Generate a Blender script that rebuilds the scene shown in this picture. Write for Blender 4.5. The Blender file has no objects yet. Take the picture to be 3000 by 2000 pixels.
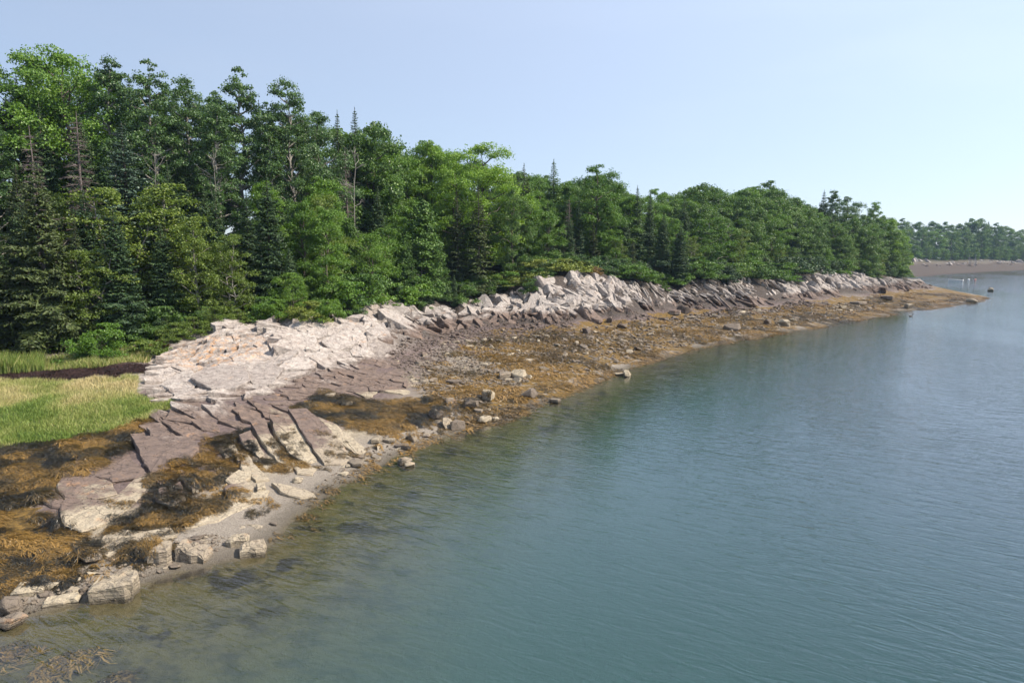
import bpy, bmesh, math, random
import numpy as np
from mathutils import Vector, Matrix, Euler
from mathutils.bvhtree import BVHTree

SC = bpy.context.scene
COL = SC.collection
R = math.radians
rng = np.random.default_rng(7)
random.seed(7)

# ------------------------------------------------------------------ camera
CAMH = 9.0
F = 2000.0                      # focal length in pixels of a 3000 wide frame
PITCH = math.atan(265.0 / F)
cam = bpy.data.cameras.new("camera")
cam.sensor_width = 36.0
cam.lens = 24.0
cam.clip_start = 0.1
cam.clip_end = 4000
camo = bpy.data.objects.new("camera", cam)
COL.objects.link(camo)
camo.location = (0, 0, CAMH)
camo.rotation_euler = (math.pi / 2 - PITCH, 0, 0)
SC.camera = camo

# ------------------------------------------------------------------ sky, sun, exposure
SUN_EL, SUN_AZ = R(43), R(99)   # azimuth clockwise from +Y (view direction)
world = bpy.data.worlds.new("World")
SC.world = world
world.use_nodes = True
wn, wl = world.node_tree.nodes, world.node_tree.links
bg = wn["Background"]
sky = wn.new("ShaderNodeTexSky")
sky.sky_type = 'NISHITA'
sky.sun_disc = False
sky.sun_elevation = SUN_EL
sky.sun_rotation = SUN_AZ
sky.altitude = 0
sky.air_density = 1.0
sky.dust_density = 0.25
sky.ozone_density = 4.0
# a thin even veil of high haze over the blue, with the faintest streaks of cirrus
wtc = wn.new("ShaderNodeTexCoord")
wmap = wn.new("ShaderNodeMapping"); wmap.inputs["Scale"].default_value = (1.2, 3.5, 6.0); wmap.inputs["Rotation"].default_value = (0.2, 0.1, 0.5)
wl.new(wtc.outputs["Generated"], wmap.inputs[0])
wno = wn.new("ShaderNodeTexNoise"); wno.inputs["Scale"].default_value = 1.6; wno.inputs["Detail"].default_value = 5
wl.new(wmap.outputs[0], wno.inputs["Vector"])
wmr = wn.new("ShaderNodeMapRange"); wmr.inputs[1].default_value = 0.45; wmr.inputs[2].default_value = 0.8; wmr.inputs[3].default_value = 0.57; wmr.inputs[4].default_value = 0.66
wl.new(wno.outputs["Fac"], wmr.inputs[0])
wmx = wn.new("ShaderNodeMix"); wmx.data_type = 'RGBA'; wmx.inputs[7].default_value = (5.75, 5.95, 6.75, 1)
wsd = wn.new("ShaderNodeVectorMath"); wsd.operation = 'DOT_PRODUCT'
wl.new(wtc.outputs["Generated"], wsd.inputs[0])
wsd.inputs[1].default_value = (math.sin(SUN_AZ) * math.cos(SUN_EL), math.cos(SUN_AZ) * math.cos(SUN_EL), math.sin(SUN_EL))
wgl = wn.new("ShaderNodeMapRange"); wgl.inputs[1].default_value = -0.75; wgl.inputs[2].default_value = 0.95; wgl.inputs[3].default_value = 0.38; wgl.inputs[4].default_value = 1.45
wl.new(wsd.outputs["Value"], wgl.inputs[0])
wvm = wn.new("ShaderNodeVectorMath"); wvm.operation = 'SCALE'; wvm.inputs[0].default_value = (5.25, 5.9, 7.2)
wl.new(wgl.outputs[0], wvm.inputs[3]); wl.new(wvm.outputs[0], wmx.inputs[7])
wl.new(wmr.outputs[0], wmx.inputs[0]); wl.new(sky.outputs[0], wmx.inputs[6])
wl.new(wmx.outputs[2], bg.inputs[0])
bg.inputs[1].default_value = 0.10
sl = bpy.data.lights.new("sun", 'SUN')
sl.energy = 5.0
sl.angle = R(0.5)
sl.color = (1.0, 0.90, 0.76)
slo = bpy.data.objects.new("sun", sl)
COL.objects.link(slo)
sdir = Vector((math.sin(SUN_AZ) * math.cos(SUN_EL), math.cos(SUN_AZ) * math.cos(SUN_EL), math.sin(SUN_EL)))
slo.rotation_euler = sdir.to_track_quat('Z', 'Y').to_euler()
slo.location = sdir * 200
vs = SC.view_settings
vs.view_transform = 'Standard'
vs.look = 'None'
vs.exposure = 0.75
vs.gamma = 1.0
vs.use_curve_mapping = False
SC.cycles.max_bounces = 6
SC.cycles.diffuse_bounces = 3
SC.cycles.glossy_bounces = 2
SC.cycles.transmission_bounces = 2
SC.cycles.transparent_max_bounces = 8
SC.cycles.volume_bounces = 0
SC.cycles.use_denoising = True
SC.cycles.use_adaptive_sampling = True
SC.cycles.adaptive_threshold = 0.025
SC.cycles.caustics_reflective = False
SC.cycles.caustics_refractive = False

# ------------------------------------------------------------------ projection helpers
cp, sp = math.cos(PITCH), math.sin(PITCH)


def ray(u, v):
    a = (u - 1500) / F
    b = (1000 - v) / F
    return np.array((a, cp + b * sp, -sp + b * cp))


def P(u, v, z):                 # photo pixel at a known height -> world
    d = ray(u, v)
    t = (z - CAMH) / d[2]
    return (d[0] * t, d[1] * t, z)


def PD(u, v, y):                # photo pixel at a known distance -> world
    d = ray(u, v)
    t = y / d[1]
    return (d[0] * t, y, CAMH + d[2] * t)


def xat(u, y):                  # sideways position of column u at distance y
    return (u - 1500) / F * y / (cp + 0.05 * sp)


def hash2(i, j, s):
    n = (i.astype(np.int64) * 374761393 + j.astype(np.int64) * 668265263 + s * 982451653) & 0x7fffffff
    n = ((n ^ (n >> 13)) * 1274126177) & 0x7fffffff
    return ((n ^ (n >> 16)) & 0xffff) / 65535.0


def vnoise(x, y, s=0):
    x = np.asarray(x, float); y = np.asarray(y, float)
    i = np.floor(x); j = np.floor(y)
    fx = x - i; fy = y - j
    fx = fx * fx * (3 - 2 * fx); fy = fy * fy * (3 - 2 * fy)
    a = hash2(i, j, s); b = hash2(i + 1, j, s); c = hash2(i, j + 1, s); d = hash2(i + 1, j + 1, s)
    return (a * (1 - fx) + b * fx) * (1 - fy) + (c * (1 - fx) + d * fx) * fy


def fbm(x, y, s=0, o=4):
    t = 0; a = 0.5
    for k in range(o):
        t = t + a * (vnoise(x, y, s + k) - 0.5) * 2
        x = x * 2.03 + 11.3; y = y * 2.03 + 5.7; a *= 0.5
    return t

# ------------------------------------------------------------------ materials
def newmat(name):
    m = bpy.data.materials.new(name)
    m.use_nodes = True
    nt = m.node_tree
    nt.nodes.clear()
    out = nt.nodes.new("ShaderNodeOutputMaterial")
    return m, nt, out


class NT:
    def __init__(s, nt):
        s.nt = nt

    def n(s, typ, **kw):
        o = s.nt.nodes.new(typ)
        for k, v in kw.items():
            setattr(o, k, v)
        return o

    def l(s, a, b):
        s.nt.links.new(a, b)

    def math(s, op, a, b=None, clamp=False):
        o = s.n("ShaderNodeMath", operation=op, use_clamp=clamp)
        for i, q in enumerate((a, b)):
            if q is None:
                continue
            if isinstance(q, (int, float)):
                o.inputs[i].default_value = q
            else:
                s.l(q, o.inputs[i])
        return o.outputs[0]

    def mix(s, f, a, b, typ='MIX'):
        o = s.n("ShaderNodeMix", data_type='RGBA', blend_type=typ)
        for i, q in ((0, f), (6, a), (7, b)):
            if isinstance(q, (int, float)):
                o.inputs[i].default_value = q
            elif isinstance(q, tuple):
                o.inputs[i].default_value = (*q, 1)
            else:
                s.l(q, o.inputs[i])
        return o.outputs[2]

    def noise(s, vec, scale, detail=4, rough=0.55, dist=0.0):
        o = s.n("ShaderNodeTexNoise")
        o.inputs["Scale"].default_value = scale
        o.inputs["Detail"].default_value = detail
        o.inputs["Roughness"].default_value = rough
        o.inputs["Distortion"].default_value = dist
        if vec is not None:
            s.l(vec, o.inputs["Vector"])
        return o.outputs["Fac"]

    def ramp(s, f, stops):
        o = s.n("ShaderNodeValToRGB")
        e = o.color_ramp.elements
        while len(e) < len(stops):
            e.new(0.5)
        for k, (p, c) in enumerate(stops):
            e[k].position = p
            e[k].color = (*c, 1) if isinstance(c, tuple) else (c, c, c, 1)
        s.l(f, o.inputs[0])
        return o.outputs[0]

    def step(s, f, a, b):
        o = s.n("ShaderNodeMapRange", interpolation_type='SMOOTHSTEP')
        o.inputs[1].default_value = a
        o.inputs[2].default_value = b
        s.l(f, o.inputs[0])
        return o.outputs[0]

    def mapping(s, vec, rot=(0, 0, 0), scale=(1, 1, 1)):
        o = s.n("ShaderNodeMapping")
        o.inputs["Rotation"].default_value = rot
        o.inputs["Scale"].default_value = scale
        s.l(vec, o.inputs["Vector"])
        return o.outputs[0]

    def bump(s, h, strength, dist, normal=None):
        o = s.n("ShaderNodeBump")
        o.inputs["Strength"].default_value = strength
        o.inputs["Distance"].default_value = dist
        s.l(h, o.inputs["Height"])
        if normal is not None:
            s.l(normal, o.inputs["Normal"])
        return o.outputs[0]


def principled(T, out, col, rough=0.8, normal=None, spec=0.3):
    b = T.n("ShaderNodeBsdfPrincipled")
    if isinstance(col, tuple):
        b.inputs["Base Color"].default_value = (*col, 1)
    else:
        T.l(col, b.inputs["Base Color"])
    if isinstance(rough, (int, float)):
        b.inputs["Roughness"].default_value = rough
    else:
        T.l(rough, b.inputs["Roughness"])
    b.inputs["Specular IOR Level"].default_value = spec
    if normal is not None:
        T.l(normal, b.inputs["Normal"])
    T.l(b.outputs[0], out.inputs[0])
    return b


def rock_material(name, z_low=0.72, z_high=1.75, lichen=0.0, grey=0.0, dull=0.0):
    """Shore rock: cream barnacle band low, purple brown band, bleached pink-white above the tide."""
    m, nt, out = newmat(name)
    T = NT(nt)
    geo = T.n("ShaderNodeNewGeometry")
    pos = geo.outputs["Position"]
    sep = T.n("ShaderNodeSeparateXYZ"); T.l(pos, sep.inputs[0])
    oi = T.n("ShaderNodeObjectInfo")
    n1 = T.noise(pos, 0.55, 5, 0.6)
    n2 = T.noise(pos, 3.0, 5, 0.65)
    n3 = T.noise(pos, 14.0, 3, 0.6)
    zz = T.math('ADD', sep.outputs[2], T.math('MULTIPLY', T.math('SUBTRACT', n1, 0.5), 1.3))
    zz = T.math('ADD', zz, T.math('MULTIPLY', T.math('SUBTRACT', n2, 0.5), 0.5))
    zz = T.math('ADD', zz, T.math('MULTIPLY', T.math('SUBTRACT', oi.outputs["Random"], 0.5), 0.35))
    cream = T.mix(n2, (0.274, 0.224, 0.148), (0.456, 0.395, 0.293))
    purple = T.ramp(n2, [(0.25, (0.062, 0.045, 0.037)), (0.5, (0.140, 0.101, 0.081)), (0.75, (0.215, 0.150, 0.110))])
    pale = T.ramp(n2, [(0.22, (0.17, 0.145, 0.13)), (0.45, (0.36, 0.315, 0.28)), (0.7, (0.50, 0.455, 0.405))])
    if grey:
        pale = T.mix(grey, pale, (0.35, 0.335, 0.325))
    c = T.mix(T.step(zz, z_low - 0.12, z_low + 0.12), cream, purple)
    c = T.mix(T.step(zz, z_high - 0.25, z_high + 0.3), c, pale)
    if dull:
        c = T.mix(T.math('MULTIPLY', T.step(oi.outputs["Random"], 0.1, 0.9), dull), c, (0.10, 0.08, 0.06))
    # mineral speckle and per-block tone
    c = T.mix(T.step(n3, 0.35, 0.75), c, T.mix(0.5, c, (0.12, 0.095, 0.085)))
    c = T.mix(T.math('MULTIPLY', oi.outputs["Random"], 0.34), c, (0.13, 0.10, 0.088))
    # iron stain
    st = T.noise(T.mapping(pos, (0, 0, 0.5), (0.9, 0.9, 2.4)), 1.1, 4, 0.7)
    c = T.mix(T.math('MULTIPLY', T.step(st, 0.60, 0.72), 0.45), c, (0.36, 0.20, 0.10))
    if lichen:
        ln = T.noise(pos, 2.4, 6, 0.75)
        msk = T.n("ShaderNodeVectorMath", operation='DISTANCE')
        T.l(pos, msk.inputs[0]); msk.inputs[1].default_value = LICHEN_AT
        near = T.step(msk.outputs[1], 4.2, 0.8)
        c = T.mix(T.math('MULTIPLY', T.math('MULTIPLY', T.step(ln, 0.48, 0.58), near), lichen), c, (0.55, 0.24, 0.035))
    wet = T.step(T.math('ADD', sep.outputs[2], T.math('MULTIPLY', n2, .10)), 0.19, 0.08)
    c = T.mix(wet, c, T.mix(0.65, c, (0.03, 0.024, 0.014)))
    # relief: bedding ribs, joints, grain
    bed = T.mapping(pos, (0.25, -0.62, 0.35), (1.0, 0.6, 7.0))
    nb = T.noise(bed, 1.5, 5, 0.65, 0.3)
    vor = T.n("ShaderNodeTexVoronoi", feature='DISTANCE_TO_EDGE')
    vor.inputs["Scale"].default_value = 0.9
    warp = T.mapping(pos, (0.3, -0.4, 0.5), (0.8, 1.5, 1.6))
    wv = T.n("ShaderNodeVectorMath", operation='ADD')
    T.l(warp, wv.inputs[0])
    nz = T.n("ShaderNodeTexNoise"); nz.inputs["Scale"].default_value = 2.0
    T.l(pos, nz.inputs["Vector"]); 
    sc = T.n("ShaderNodeVectorMath", operation='SCALE'); sc.inputs[3].default_value = 1.4
    T.l(nz.outputs["Color"], sc.inputs[0]); T.l(sc.outputs[0], wv.inputs[1])
    T.l(wv.outputs[0], vor.inputs["Vector"])
    crack = T.step(vor.outputs[0], 0.0, 0.02)
    c = T.mix(crack, T.mix(0.30, c, (0.05, 0.04, 0.038)), c)
    h = T.math('ADD', T.math('MULTIPLY', nb, 0.9), T.math('MULTIPLY', n3, 0.25))
    h = T.math('ADD', h, T.math('MULTIPLY', crack, 0.35))
    h = T.math('ADD', h, T.math('MULTIPLY', n2, 0.7))
    nrm = T.bump(h, 0.85, 0.12)
    principled(T, out, c, 0.82, nrm, 0.25)
    return m


def leaf_material(name, cols, trans=0.35, rough=0.5, hue_spread=0.35):
    m, nt, out = newmat(name)
    T = NT(nt)
    geo = T.n("ShaderNodeNewGeometry")
    oi = T.n("ShaderNodeObjectInfo")
    pn = T.noise(geo.outputs["Position"], 0.6, 2)
    f = T.math('ADD', T.math('MULTIPLY', geo.outputs["Random Per Island"], 0.55),
               T.math('MULTIPLY', oi.outputs["Random"], 0.30))
    f = T.math('ADD', f, T.math('MULTIPLY', T.math('SUBTRACT', pn, 0.35), hue_spread))
    c = T.ramp(f, [(0.05, cols[0]), (0.5, cols[1]), (0.95, cols[2])])
    b = T.n("ShaderNodeBsdfPrincipled")
    T.l(c, b.inputs["Base Color"])
    b.inputs["Roughness"].default_value = rough
    b.inputs["Specular IOR Level"].default_value = 0.35
    t = T.n("ShaderNodeBsdfTranslucent")
    T.l(T.mix(1.0, c, (1.15, 1.25, 0.55), 'MULTIPLY'), t.inputs[0])
    ms = T.n("ShaderNodeMixShader")
    ms.inputs[0].default_value = trans
    T.l(b.outputs[0], ms.inputs[1]); T.l(t.outputs[0], ms.inputs[2])
    T.l(ms.outputs[0], out.inputs[0])
    return m


def tone_material(name, stops, rough=0.6, spec=0.3, trans=0.0, isl=0.25):
    """Colour follows the point attribute 'tone' plus a little variation per strand."""
    m, nt, out = newmat(name)
    T = NT(nt)
    at = T.n("ShaderNodeAttribute", attribute_name="tone")
    geo = T.n("ShaderNodeNewGeometry")
    f = T.math('ADD', at.outputs["Fac"], T.math('MULTIPLY', T.math('SUBTRACT', geo.outputs["Random Per Island"], 0.5), isl), True)
    c = T.ramp(f, stops)
    b = principled(T, out, c, rough, None, spec)
    if trans:
        t = T.n("ShaderNodeBsdfTranslucent"); T.l(c, t.inputs[0])
        ms = T.n("ShaderNodeMixShader"); ms.inputs[0].default_value = trans
        T.l(b.outputs[0], ms.inputs[1]); T.l(t.outputs[0], ms.inputs[2]); T.l(ms.outputs[0], out.inputs[0])
    return m


def bark_material(name, a, b):
    m, nt, out = newmat(name)
    T = NT(nt)
    tc = T.n("ShaderNodeTexCoord")
    n = T.noise(T.mapping(tc.outputs["Object"], (0, 0, 0), (6, 6, 1.5)), 3.0, 4, 0.7)
    principled(T, out, T.mix(n, a, b), 0.9, T.bump(n, 0.6, 0.05), 0.15)
    return m


def plain_material(name, a, b, scale=4, rough=0.7):
    m, nt, out = newmat(name)
    T = NT(nt)
    tc = T.n("ShaderNodeTexCoord")
    n = T.noise(tc.outputs["Object"], scale, 4, 0.6)
    principled(T, out, T.mix(n, a, b), rough, T.bump(n, 0.2, 0.02), 0.3)
    return m

# ------------------------------------------------------------------ mesh helpers
def mesh_np(name, V, quads=None, tris=None, smooth=False, attr=None):
    me = bpy.data.meshes.new(name)
    V = np.ascontiguousarray(V, np.float32)
    me.vertices.add(len(V))
    me.vertices.foreach_set("co", V.ravel())
    loops, starts, tot = [], [], 0
    for arr, k in ((quads, 4), (tris, 3)):
        if arr is not None and len(arr):
            arr = np.asarray(arr, np.int32)
            loops.append(arr.ravel())
            starts.append(tot + np.arange(len(arr)) * k)
            tot += len(arr) * k
    loops = np.concatenate(loops); starts = np.concatenate(starts)
    me.loops.add(tot)
    me.loops.foreach_set("vertex_index", loops.astype(np.int32))
    me.polygons.add(len(starts))
    me.polygons.foreach_set("loop_start", starts.astype(np.int32))
    me.update(calc_edges=True)
    me.polygons.foreach_set("use_smooth", np.full(len(starts), smooth, bool))
    if attr:
        for k, a in attr.items():
            at = me.attributes.new(k, 'FLOAT', 'POINT')
            at.data.foreach_set("value", np.ascontiguousarray(a, np.float32))
    me.update()
    return me


def obj(name, me, mat=None, parent=None, loc=None):
    o = bpy.data.objects.new(name, me)
    COL.objects.link(o)
    if mat is not None and me is not None and not me.materials:
        me.materials.append(mat)
    if parent is not None:
        o.parent = parent
    if loc is not None:
        o.location = loc
    return o


def tag(o, label=None, cat=None, group=None, kind=None):
    if label: o["label"] = label
    if cat: o["category"] = cat
    if group: o["group"] = group
    if kind: o["kind"] = kind
    return o


class Geo:
    """Collects quads and triangles for one mesh."""
    def __init__(s):
        s.V, s.Q, s.T, s.n, s.A = [], [], [], 0, []

    def add(s, V, quads=None, tris=None, a=None):
        V = np.asarray(V, float).reshape(-1, 3)
        if quads is not None and len(quads): s.Q.append(np.asarray(quads) + s.n)
        if tris is not None and len(tris): s.T.append(np.asarray(tris) + s.n)
        s.V.append(V); s.n += len(V)
        s.A.append(np.zeros(len(V)) if a is None else np.broadcast_to(np.asarray(a, float), (len(V),)))

    def mesh(s, name, smooth=False, tone=False):
        return mesh_np(name, np.concatenate(s.V), np.concatenate(s.Q) if s.Q else None,
                       np.concatenate(s.T) if s.T else None, smooth,
                       {"tone": np.concatenate(s.A)} if tone else None)

    def tube(s, pts, rad, sides=6):
        pts = np.asarray(pts, float); n = len(pts)
        tan = np.gradient(pts, axis=0)
        tan /= np.linalg.norm(tan, axis=1, keepdims=True) + 1e-9
        ref = np.where(np.abs(tan[:, 2:3]) > 0.9, np.array([[1.0, 0, 0]]), np.array([[0, 0, 1.0]]))
        u = np.cross(tan, ref); u /= np.linalg.norm(u, axis=1, keepdims=True) + 1e-9
        w = np.cross(tan, u)
        a = np.arange(sides) / sides * 2 * np.pi
        rad = np.broadcast_to(np.asarray(rad, float), (n,))
        V = pts[:, None] + rad[:, None, None] * (np.cos(a)[None, :, None] * u[:, None] + np.sin(a)[None, :, None] * w[:, None])
        V = V.reshape(-1, 3)
        i = np.arange(n - 1)[:, None] * sides; j = np.arange(sides)[None]
        q = np.stack([i + j, i + (j + 1) % sides, i + sides + (j + 1) % sides, i + sides + j], -1).reshape(-1, 4)
        s.add(V, q)

    def leaves(s, C, N, L, W, r, tdir=None, a=None):
        """kite shaped leaves at C facing N"""
        n = len(C)
        N = N / (np.linalg.norm(N, axis=1, keepdims=True) + 1e-9)
        t = r.normal(size=(n, 3)) if tdir is None else tdir
        t = t - N * (t * N).sum(1, keepdims=True)
        t /= np.linalg.norm(t, axis=1, keepdims=True) + 1e-9
        b = np.cross(N, t)
        L = np.broadcast_to(np.asarray(L, float), (n,))[:, None]
        W = np.broadcast_to(np.asarray(W, float), (n,))[:, None]
        V = np.stack([C - t * L * .5, C + b * W * .5 + N * W * .12 - t * L * .06, C + t * L * .5, C - b * W * .5 + N * W * .12 - t * L * .06], 1).reshape(-1, 3)
        q = np.arange(n * 4).reshape(n, 4)
        s.add(V, q, a=None if a is None else np.repeat(a, 4))

# ------------------------------------------------------------------ terrain height field
def proj(x, y, z):
    d = y * cp - (z - CAMH) * sp
    upv = y * sp + (z - CAMH) * cp
    return 1500 + F * x / d, 1000 - F * upv / d


def xat(u, y, z=5.0):
    return (u - 1500) / F * (y * cp - (z - CAMH) * sp)


SHORE = [(-250, 1905), (0, 1838), (120, 1795), (250, 1772), (400, 1722), (560, 1672), (640, 1655), (760, 1622), (800, 1590), (830, 1560), (910, 1482),
         (1000, 1425), (1100, 1372), (1200, 1322), (1300, 1278), (1400, 1252), (1500, 1226), (1600, 1180), (1700, 1140), (1800, 1098), (1900, 1062),
         (2000, 1034), (2100, 1011), (2250, 985), (2400, 961), (2600, 926), (2720, 907), (2800, 895), (2860, 886), (2895, 873)]
BACK = [(2860, 863), (2790, 856), (2740, 846), (2690, 832), (2650, 822), (2640, 815)]
FARS = [(2720, 809), (2800, 802), (2900, 795), (3000, 790), (3150, 785)]
CP = []
for u, v in SHORE + BACK + FARS:
    CP.append(P(u, v, 0.0))
INT = [  # pixel, height above low water
    # left cove, rockweed flat, marsh
    (-250, 1500, 0.75), (0, 1700, 0.30), (0, 1600, 0.55), (0, 1480, 0.80), (0, 1400, 1.0), (0, 1310, 1.25), (-250, 1330, 1.25), (0, 1200, 1.75), (-250, 1200, 1.8),
    (0, 1120, 2.1), (-250, 1110, 2.2), (200, 1290, 1.2), (200, 1180, 1.75), (200, 1110, 2.1), (150, 1360, 1.0), (300, 1330, 1.0), (380, 1240, 1.35), (330, 1170, 1.75), (400, 1110, 2.1),
    (0, 1070, 2.4), (200, 1065, 2.4), (380, 1060, 2.5), (-250, 1065, 2.5), (450, 1175, 1.6),
    # foreground slabs
    (100, 1470, 0.85), (200, 1400, 1.0), (290, 1340, 1.1), (180, 1540, 0.55), (330, 1480, 0.72), (460, 1410, 0.82), (380, 1330, 1.15), (560, 1340, 0.9), (450, 1260, 1.3),
    (380, 1265, 1.25), (560, 1270, 1.2), (660, 1290, 0.95), (300, 1600, 0.32), (480, 1540, 0.38), (650, 1500, 0.35), (700, 1420, 0.5), (830, 1440, 0.22), (560, 1620, 0.14), (250, 1700, 0.2),
    (740, 1560, 0.12), (900, 1420, 0.15), (850, 1360, 0.35), (720, 1260, 1.0), (800, 1240, 0.95), (900, 1270, 0.75), (1030, 1340, 0.25), (960, 1310, 0.42), (1060, 1300, 0.3),
    # foot of the pale dome
    (430, 1150, 1.75), (520, 1180, 1.55), (640, 1185, 1.55), (760, 1170, 1.5), (860, 1130, 1.5), (960, 1110, 1.45), (870, 1190, 1.1), (1000, 1150, 1.05), (1150, 1110, 1.05), (1240, 1130, 0.75),
    (1050, 1070, 1.5), (1180, 1040, 1.5), (1240, 1060, 1.2), (950, 1190, 0.95), (1050, 1200, 0.72), (1200, 1230, 0.5), (1150, 1270, 0.4), (1280, 1200, 0.42),
    # beach
    (1300, 1010, 1.5), (1300, 1080, 0.95), (1400, 1130, 0.6), (1400, 1010, 1.25), (1500, 970, 1.55), (1500, 1060, 0.85), (1550, 1150, 0.35), (1650, 955, 1.6), (1650, 1060, 0.7),
    (1750, 935, 1.7), (1800, 1000, 0.85), (1900, 920, 1.65), (2000, 905, 1.8), (2000, 960, 0.85), (2100, 905, 1.7), (2200, 895, 1.65), (2250, 930, 0.85), (2350, 875, 1.7), (2450, 900, 0.85),
    (2450, 868, 1.6), (2550, 858, 1.5), (2620, 848, 1.5), (2650, 880, 0.8), (2700, 850, 1.3), (2760, 865, 0.8), (2700, 838, 0.9),
]
for u, v, z in INT:
    CP.append(P(u, v, z))
TOP = [  # ledge crests and slopes: pixel at a distance
    (430, 1062, 41.5), (520, 1015, 43.5), (620, 975, 45.0), (720, 957, 46.2), (830, 952, 47.0), (960, 950, 48.0), (1080, 938, 50.5), (700, 1040, 41.8), (850, 1010, 43.5), (580, 1090, 39.3), (780, 1090, 39.8), (950, 1010, 46.0),
    (1130, 885, 64.0), (1060, 905, 56.0), (1200, 895, 66.5), (1300, 895, 69.0), (1400, 885, 72.0), (1500, 872, 74.0), (1580, 838, 74.5), (1680, 822, 76.5), (1790, 818, 79.5),
    (1900, 838, 86.0), (2000, 842, 91.0), (2090, 825, 93.0), (2200, 822, 101.0), (2320, 815, 110.0), (2420, 800, 117.0), (2510, 803, 127.0), (2600, 812, 137.0), (2660, 820, 143.0),
    (1180, 940, 62.5), (1050, 985, 54.0),
]
for u, v, y in TOP:
    CP.append(PD(u, v, y))
EDGE_U = [-400, 0, 400, 700, 900, 1000, 1100, 1300, 1500, 1600, 1800, 2000, 2200, 2400, 2520, 2620, 2680]
EDGE_Y = [38.5, 40.0, 44.5, 48.5, 51.0, 55.0, 63.5, 71.5, 78.0, 81.0, 85.5, 93.0, 105.0, 121.0, 131.0, 142.0, 150.0]
for u, off, z in ((-400, 8, 4.2), (-400, 22, 9.5), (-400, 60, 11), (0, 7, 4.2), (0, 18, 8.8), (0, 60, 11), (350, 6, 4.6), (350, 16, 8.8), (350, 60, 11), (700, 5, 5.2), (700, 15, 8.6), (700, 55, 11),
                  (950, 6, 5.6), (950, 17, 9.0), (950, 60, 11), (1150, 6, 5.8), (1150, 20, 8.6), (1300, 5, 5.6), (1300, 18, 8.2), (1300, 60, 10), (1500, 6, 6.2), (1500, 18, 7.6), (1700, 8, 6.8), (1700, 25, 7.6),
                  (1700, 60, 9), (1900, 8, 6.4), (1900, 25, 7.2), (2100, 8, 6.4), (2100, 25, 7.0), (2100, 60, 8), (2300, 8, 6.2), (2300, 25, 6.6), (2450, 8, 5.6), (2450, 22, 5.8), (2560, 7, 5.0), (2560, 22, 4.5), (2630, 14, 3.4)):
    y = np.interp(u, EDGE_U, EDGE_Y) + off
    CP.append((xat(u, y, z), y, z))
# back bay, far shore, land behind
for x, y, z in ((100, 230, 1.5), (60, 260, 6), (0, 300, 9), (-200, 300, 11), (-300, 150, 11), (120, 300, 3), (160, 300, 2.0), (190, 320, 2.6), (235, 345, 2.4), (290, 380, 2.4), (330, 395, 2.4), (170, 330, 5), (205, 345, 5.2),
                (250, 368, 5), (300, 405, 5), (160, 400, 8), (300, 480, 8), (450, 500, 8), (0, 480, 10), (-200, 500, 11), (430, 430, 3), (380, 380, -0.5),
                # sea bed
                (-12, 8, -0.8), (-5, 12, -0.85), (-14, 12.5, -0.25), (0, 5, -1.4), (-6, 17, -0.5), (-1, 20, -1.0), (-3.8, 24, -0.45), (2, 26, -1.0), (1.5, 31, -0.6), (6, 34, -1.1), (12, 40, -1.6), (10, 22, -1.9), (6, 12, -1.8), (-20, 0, -1.2),
                (20, 48, -1.6), (30, 58, -1.7), (25, 35, -2.6), (45, 70, -1.6), (60, 70, -2.8), (45, 45, -3.2), (75, 90, -1.7), (95, 105, -1.8), (110, 120, -1.6), (112, 140, -1.6), (120, 170, -1.3), (150, 210, -1.2), (190, 240, -1.8),
                (100, 70, -3.4), (160, 130, -3.4), (220, 200, -3.2), (260, 280, -2.4), (300, 320, -1.8), (400, 300, -3), (450, 100, -3.5), (0, -40, -2.8), (200, -40, -3.5), (450, -40, -3.5), (-200, -40, -2.2), (-60, 0, -1.2), (-60, 22, 0.3), (-200, 30, 1.5), (-60, 35, 2.0), (-60, 60, 9), (-200, 70, 10)):
    CP.append((x, y, z))
CP = np.array(CP)
_c = 1.2


def _phi(r2):
    return np.sqrt(r2 + _c * _c)


n = len(CP)
A = np.zeros((n + 3, n + 3))
D2 = ((CP[:, None, :2] - CP[None, :, :2]) ** 2).sum(-1)
A[:n, :n] = _phi(D2) + 0.0
A[:n, :n] -= np.eye(n) * 0.12
A[:n, n] = 1; A[:n, n + 1:] = CP[:, :2]
A[n, :n] = 1; A[n + 1:, :n] = CP[:, :2].T
W_ = np.linalg.solve(A, np.concatenate([CP[:, 2], np.zeros(3)]))


def rbf(x, y):
    x = np.asarray(x, float).ravel(); y = np.asarray(y, float).ravel()
    o = np.empty(len(x))
    for k in range(0, len(x), 20000):
        q = slice(k, k + 20000)
        r2 = (x[q, None] - CP[None, :, 0]) ** 2 + (y[q, None] - CP[None, :, 1]) ** 2
        o[q] = _phi(r2) @ W_[:n] + W_[n] + W_[n + 1] * x[q] + W_[n + 2] * y[q]
    return o


def axis(a, b, step, lo, hi, grow=1.09):
    c = list(np.arange(a, b + 1e-6, step))
    s = step
    while c[-1] < hi:
        s *= grow; c.append(c[-1] + s)
    s = step; pre = []
    v = a
    while v > lo:
        s *= grow; v -= s; pre.append(v)
    return np.array(pre[::-1] + c)


GX = axis(-30, 24, 0.30, -330, 480, 1.06)
GY = axis(12, 76, 0.30, -70, 520, 1.04)
MX, MY = np.meshgrid(GX, GY)
GZ = rbf(MX, MY).reshape(MX.shape)
near = np.clip((90 - MY) / 40, 0.25, 1)
inland = np.clip((GZ - 2.0) / 2, 0, 1)
GZ = GZ + near * (0.05 + 0.25 * inland) * fbm(MX * 0.45, MY * 0.45, 3) + 0.035 * fbm(MX * 2.3, MY * 2.3, 9, 2) * (MY < 90)
GZ = GZ + np.where(MY > 90, 0.10 * fbm(MX * 0.3, MY * 0.3, 21, 3), 0)


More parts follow.
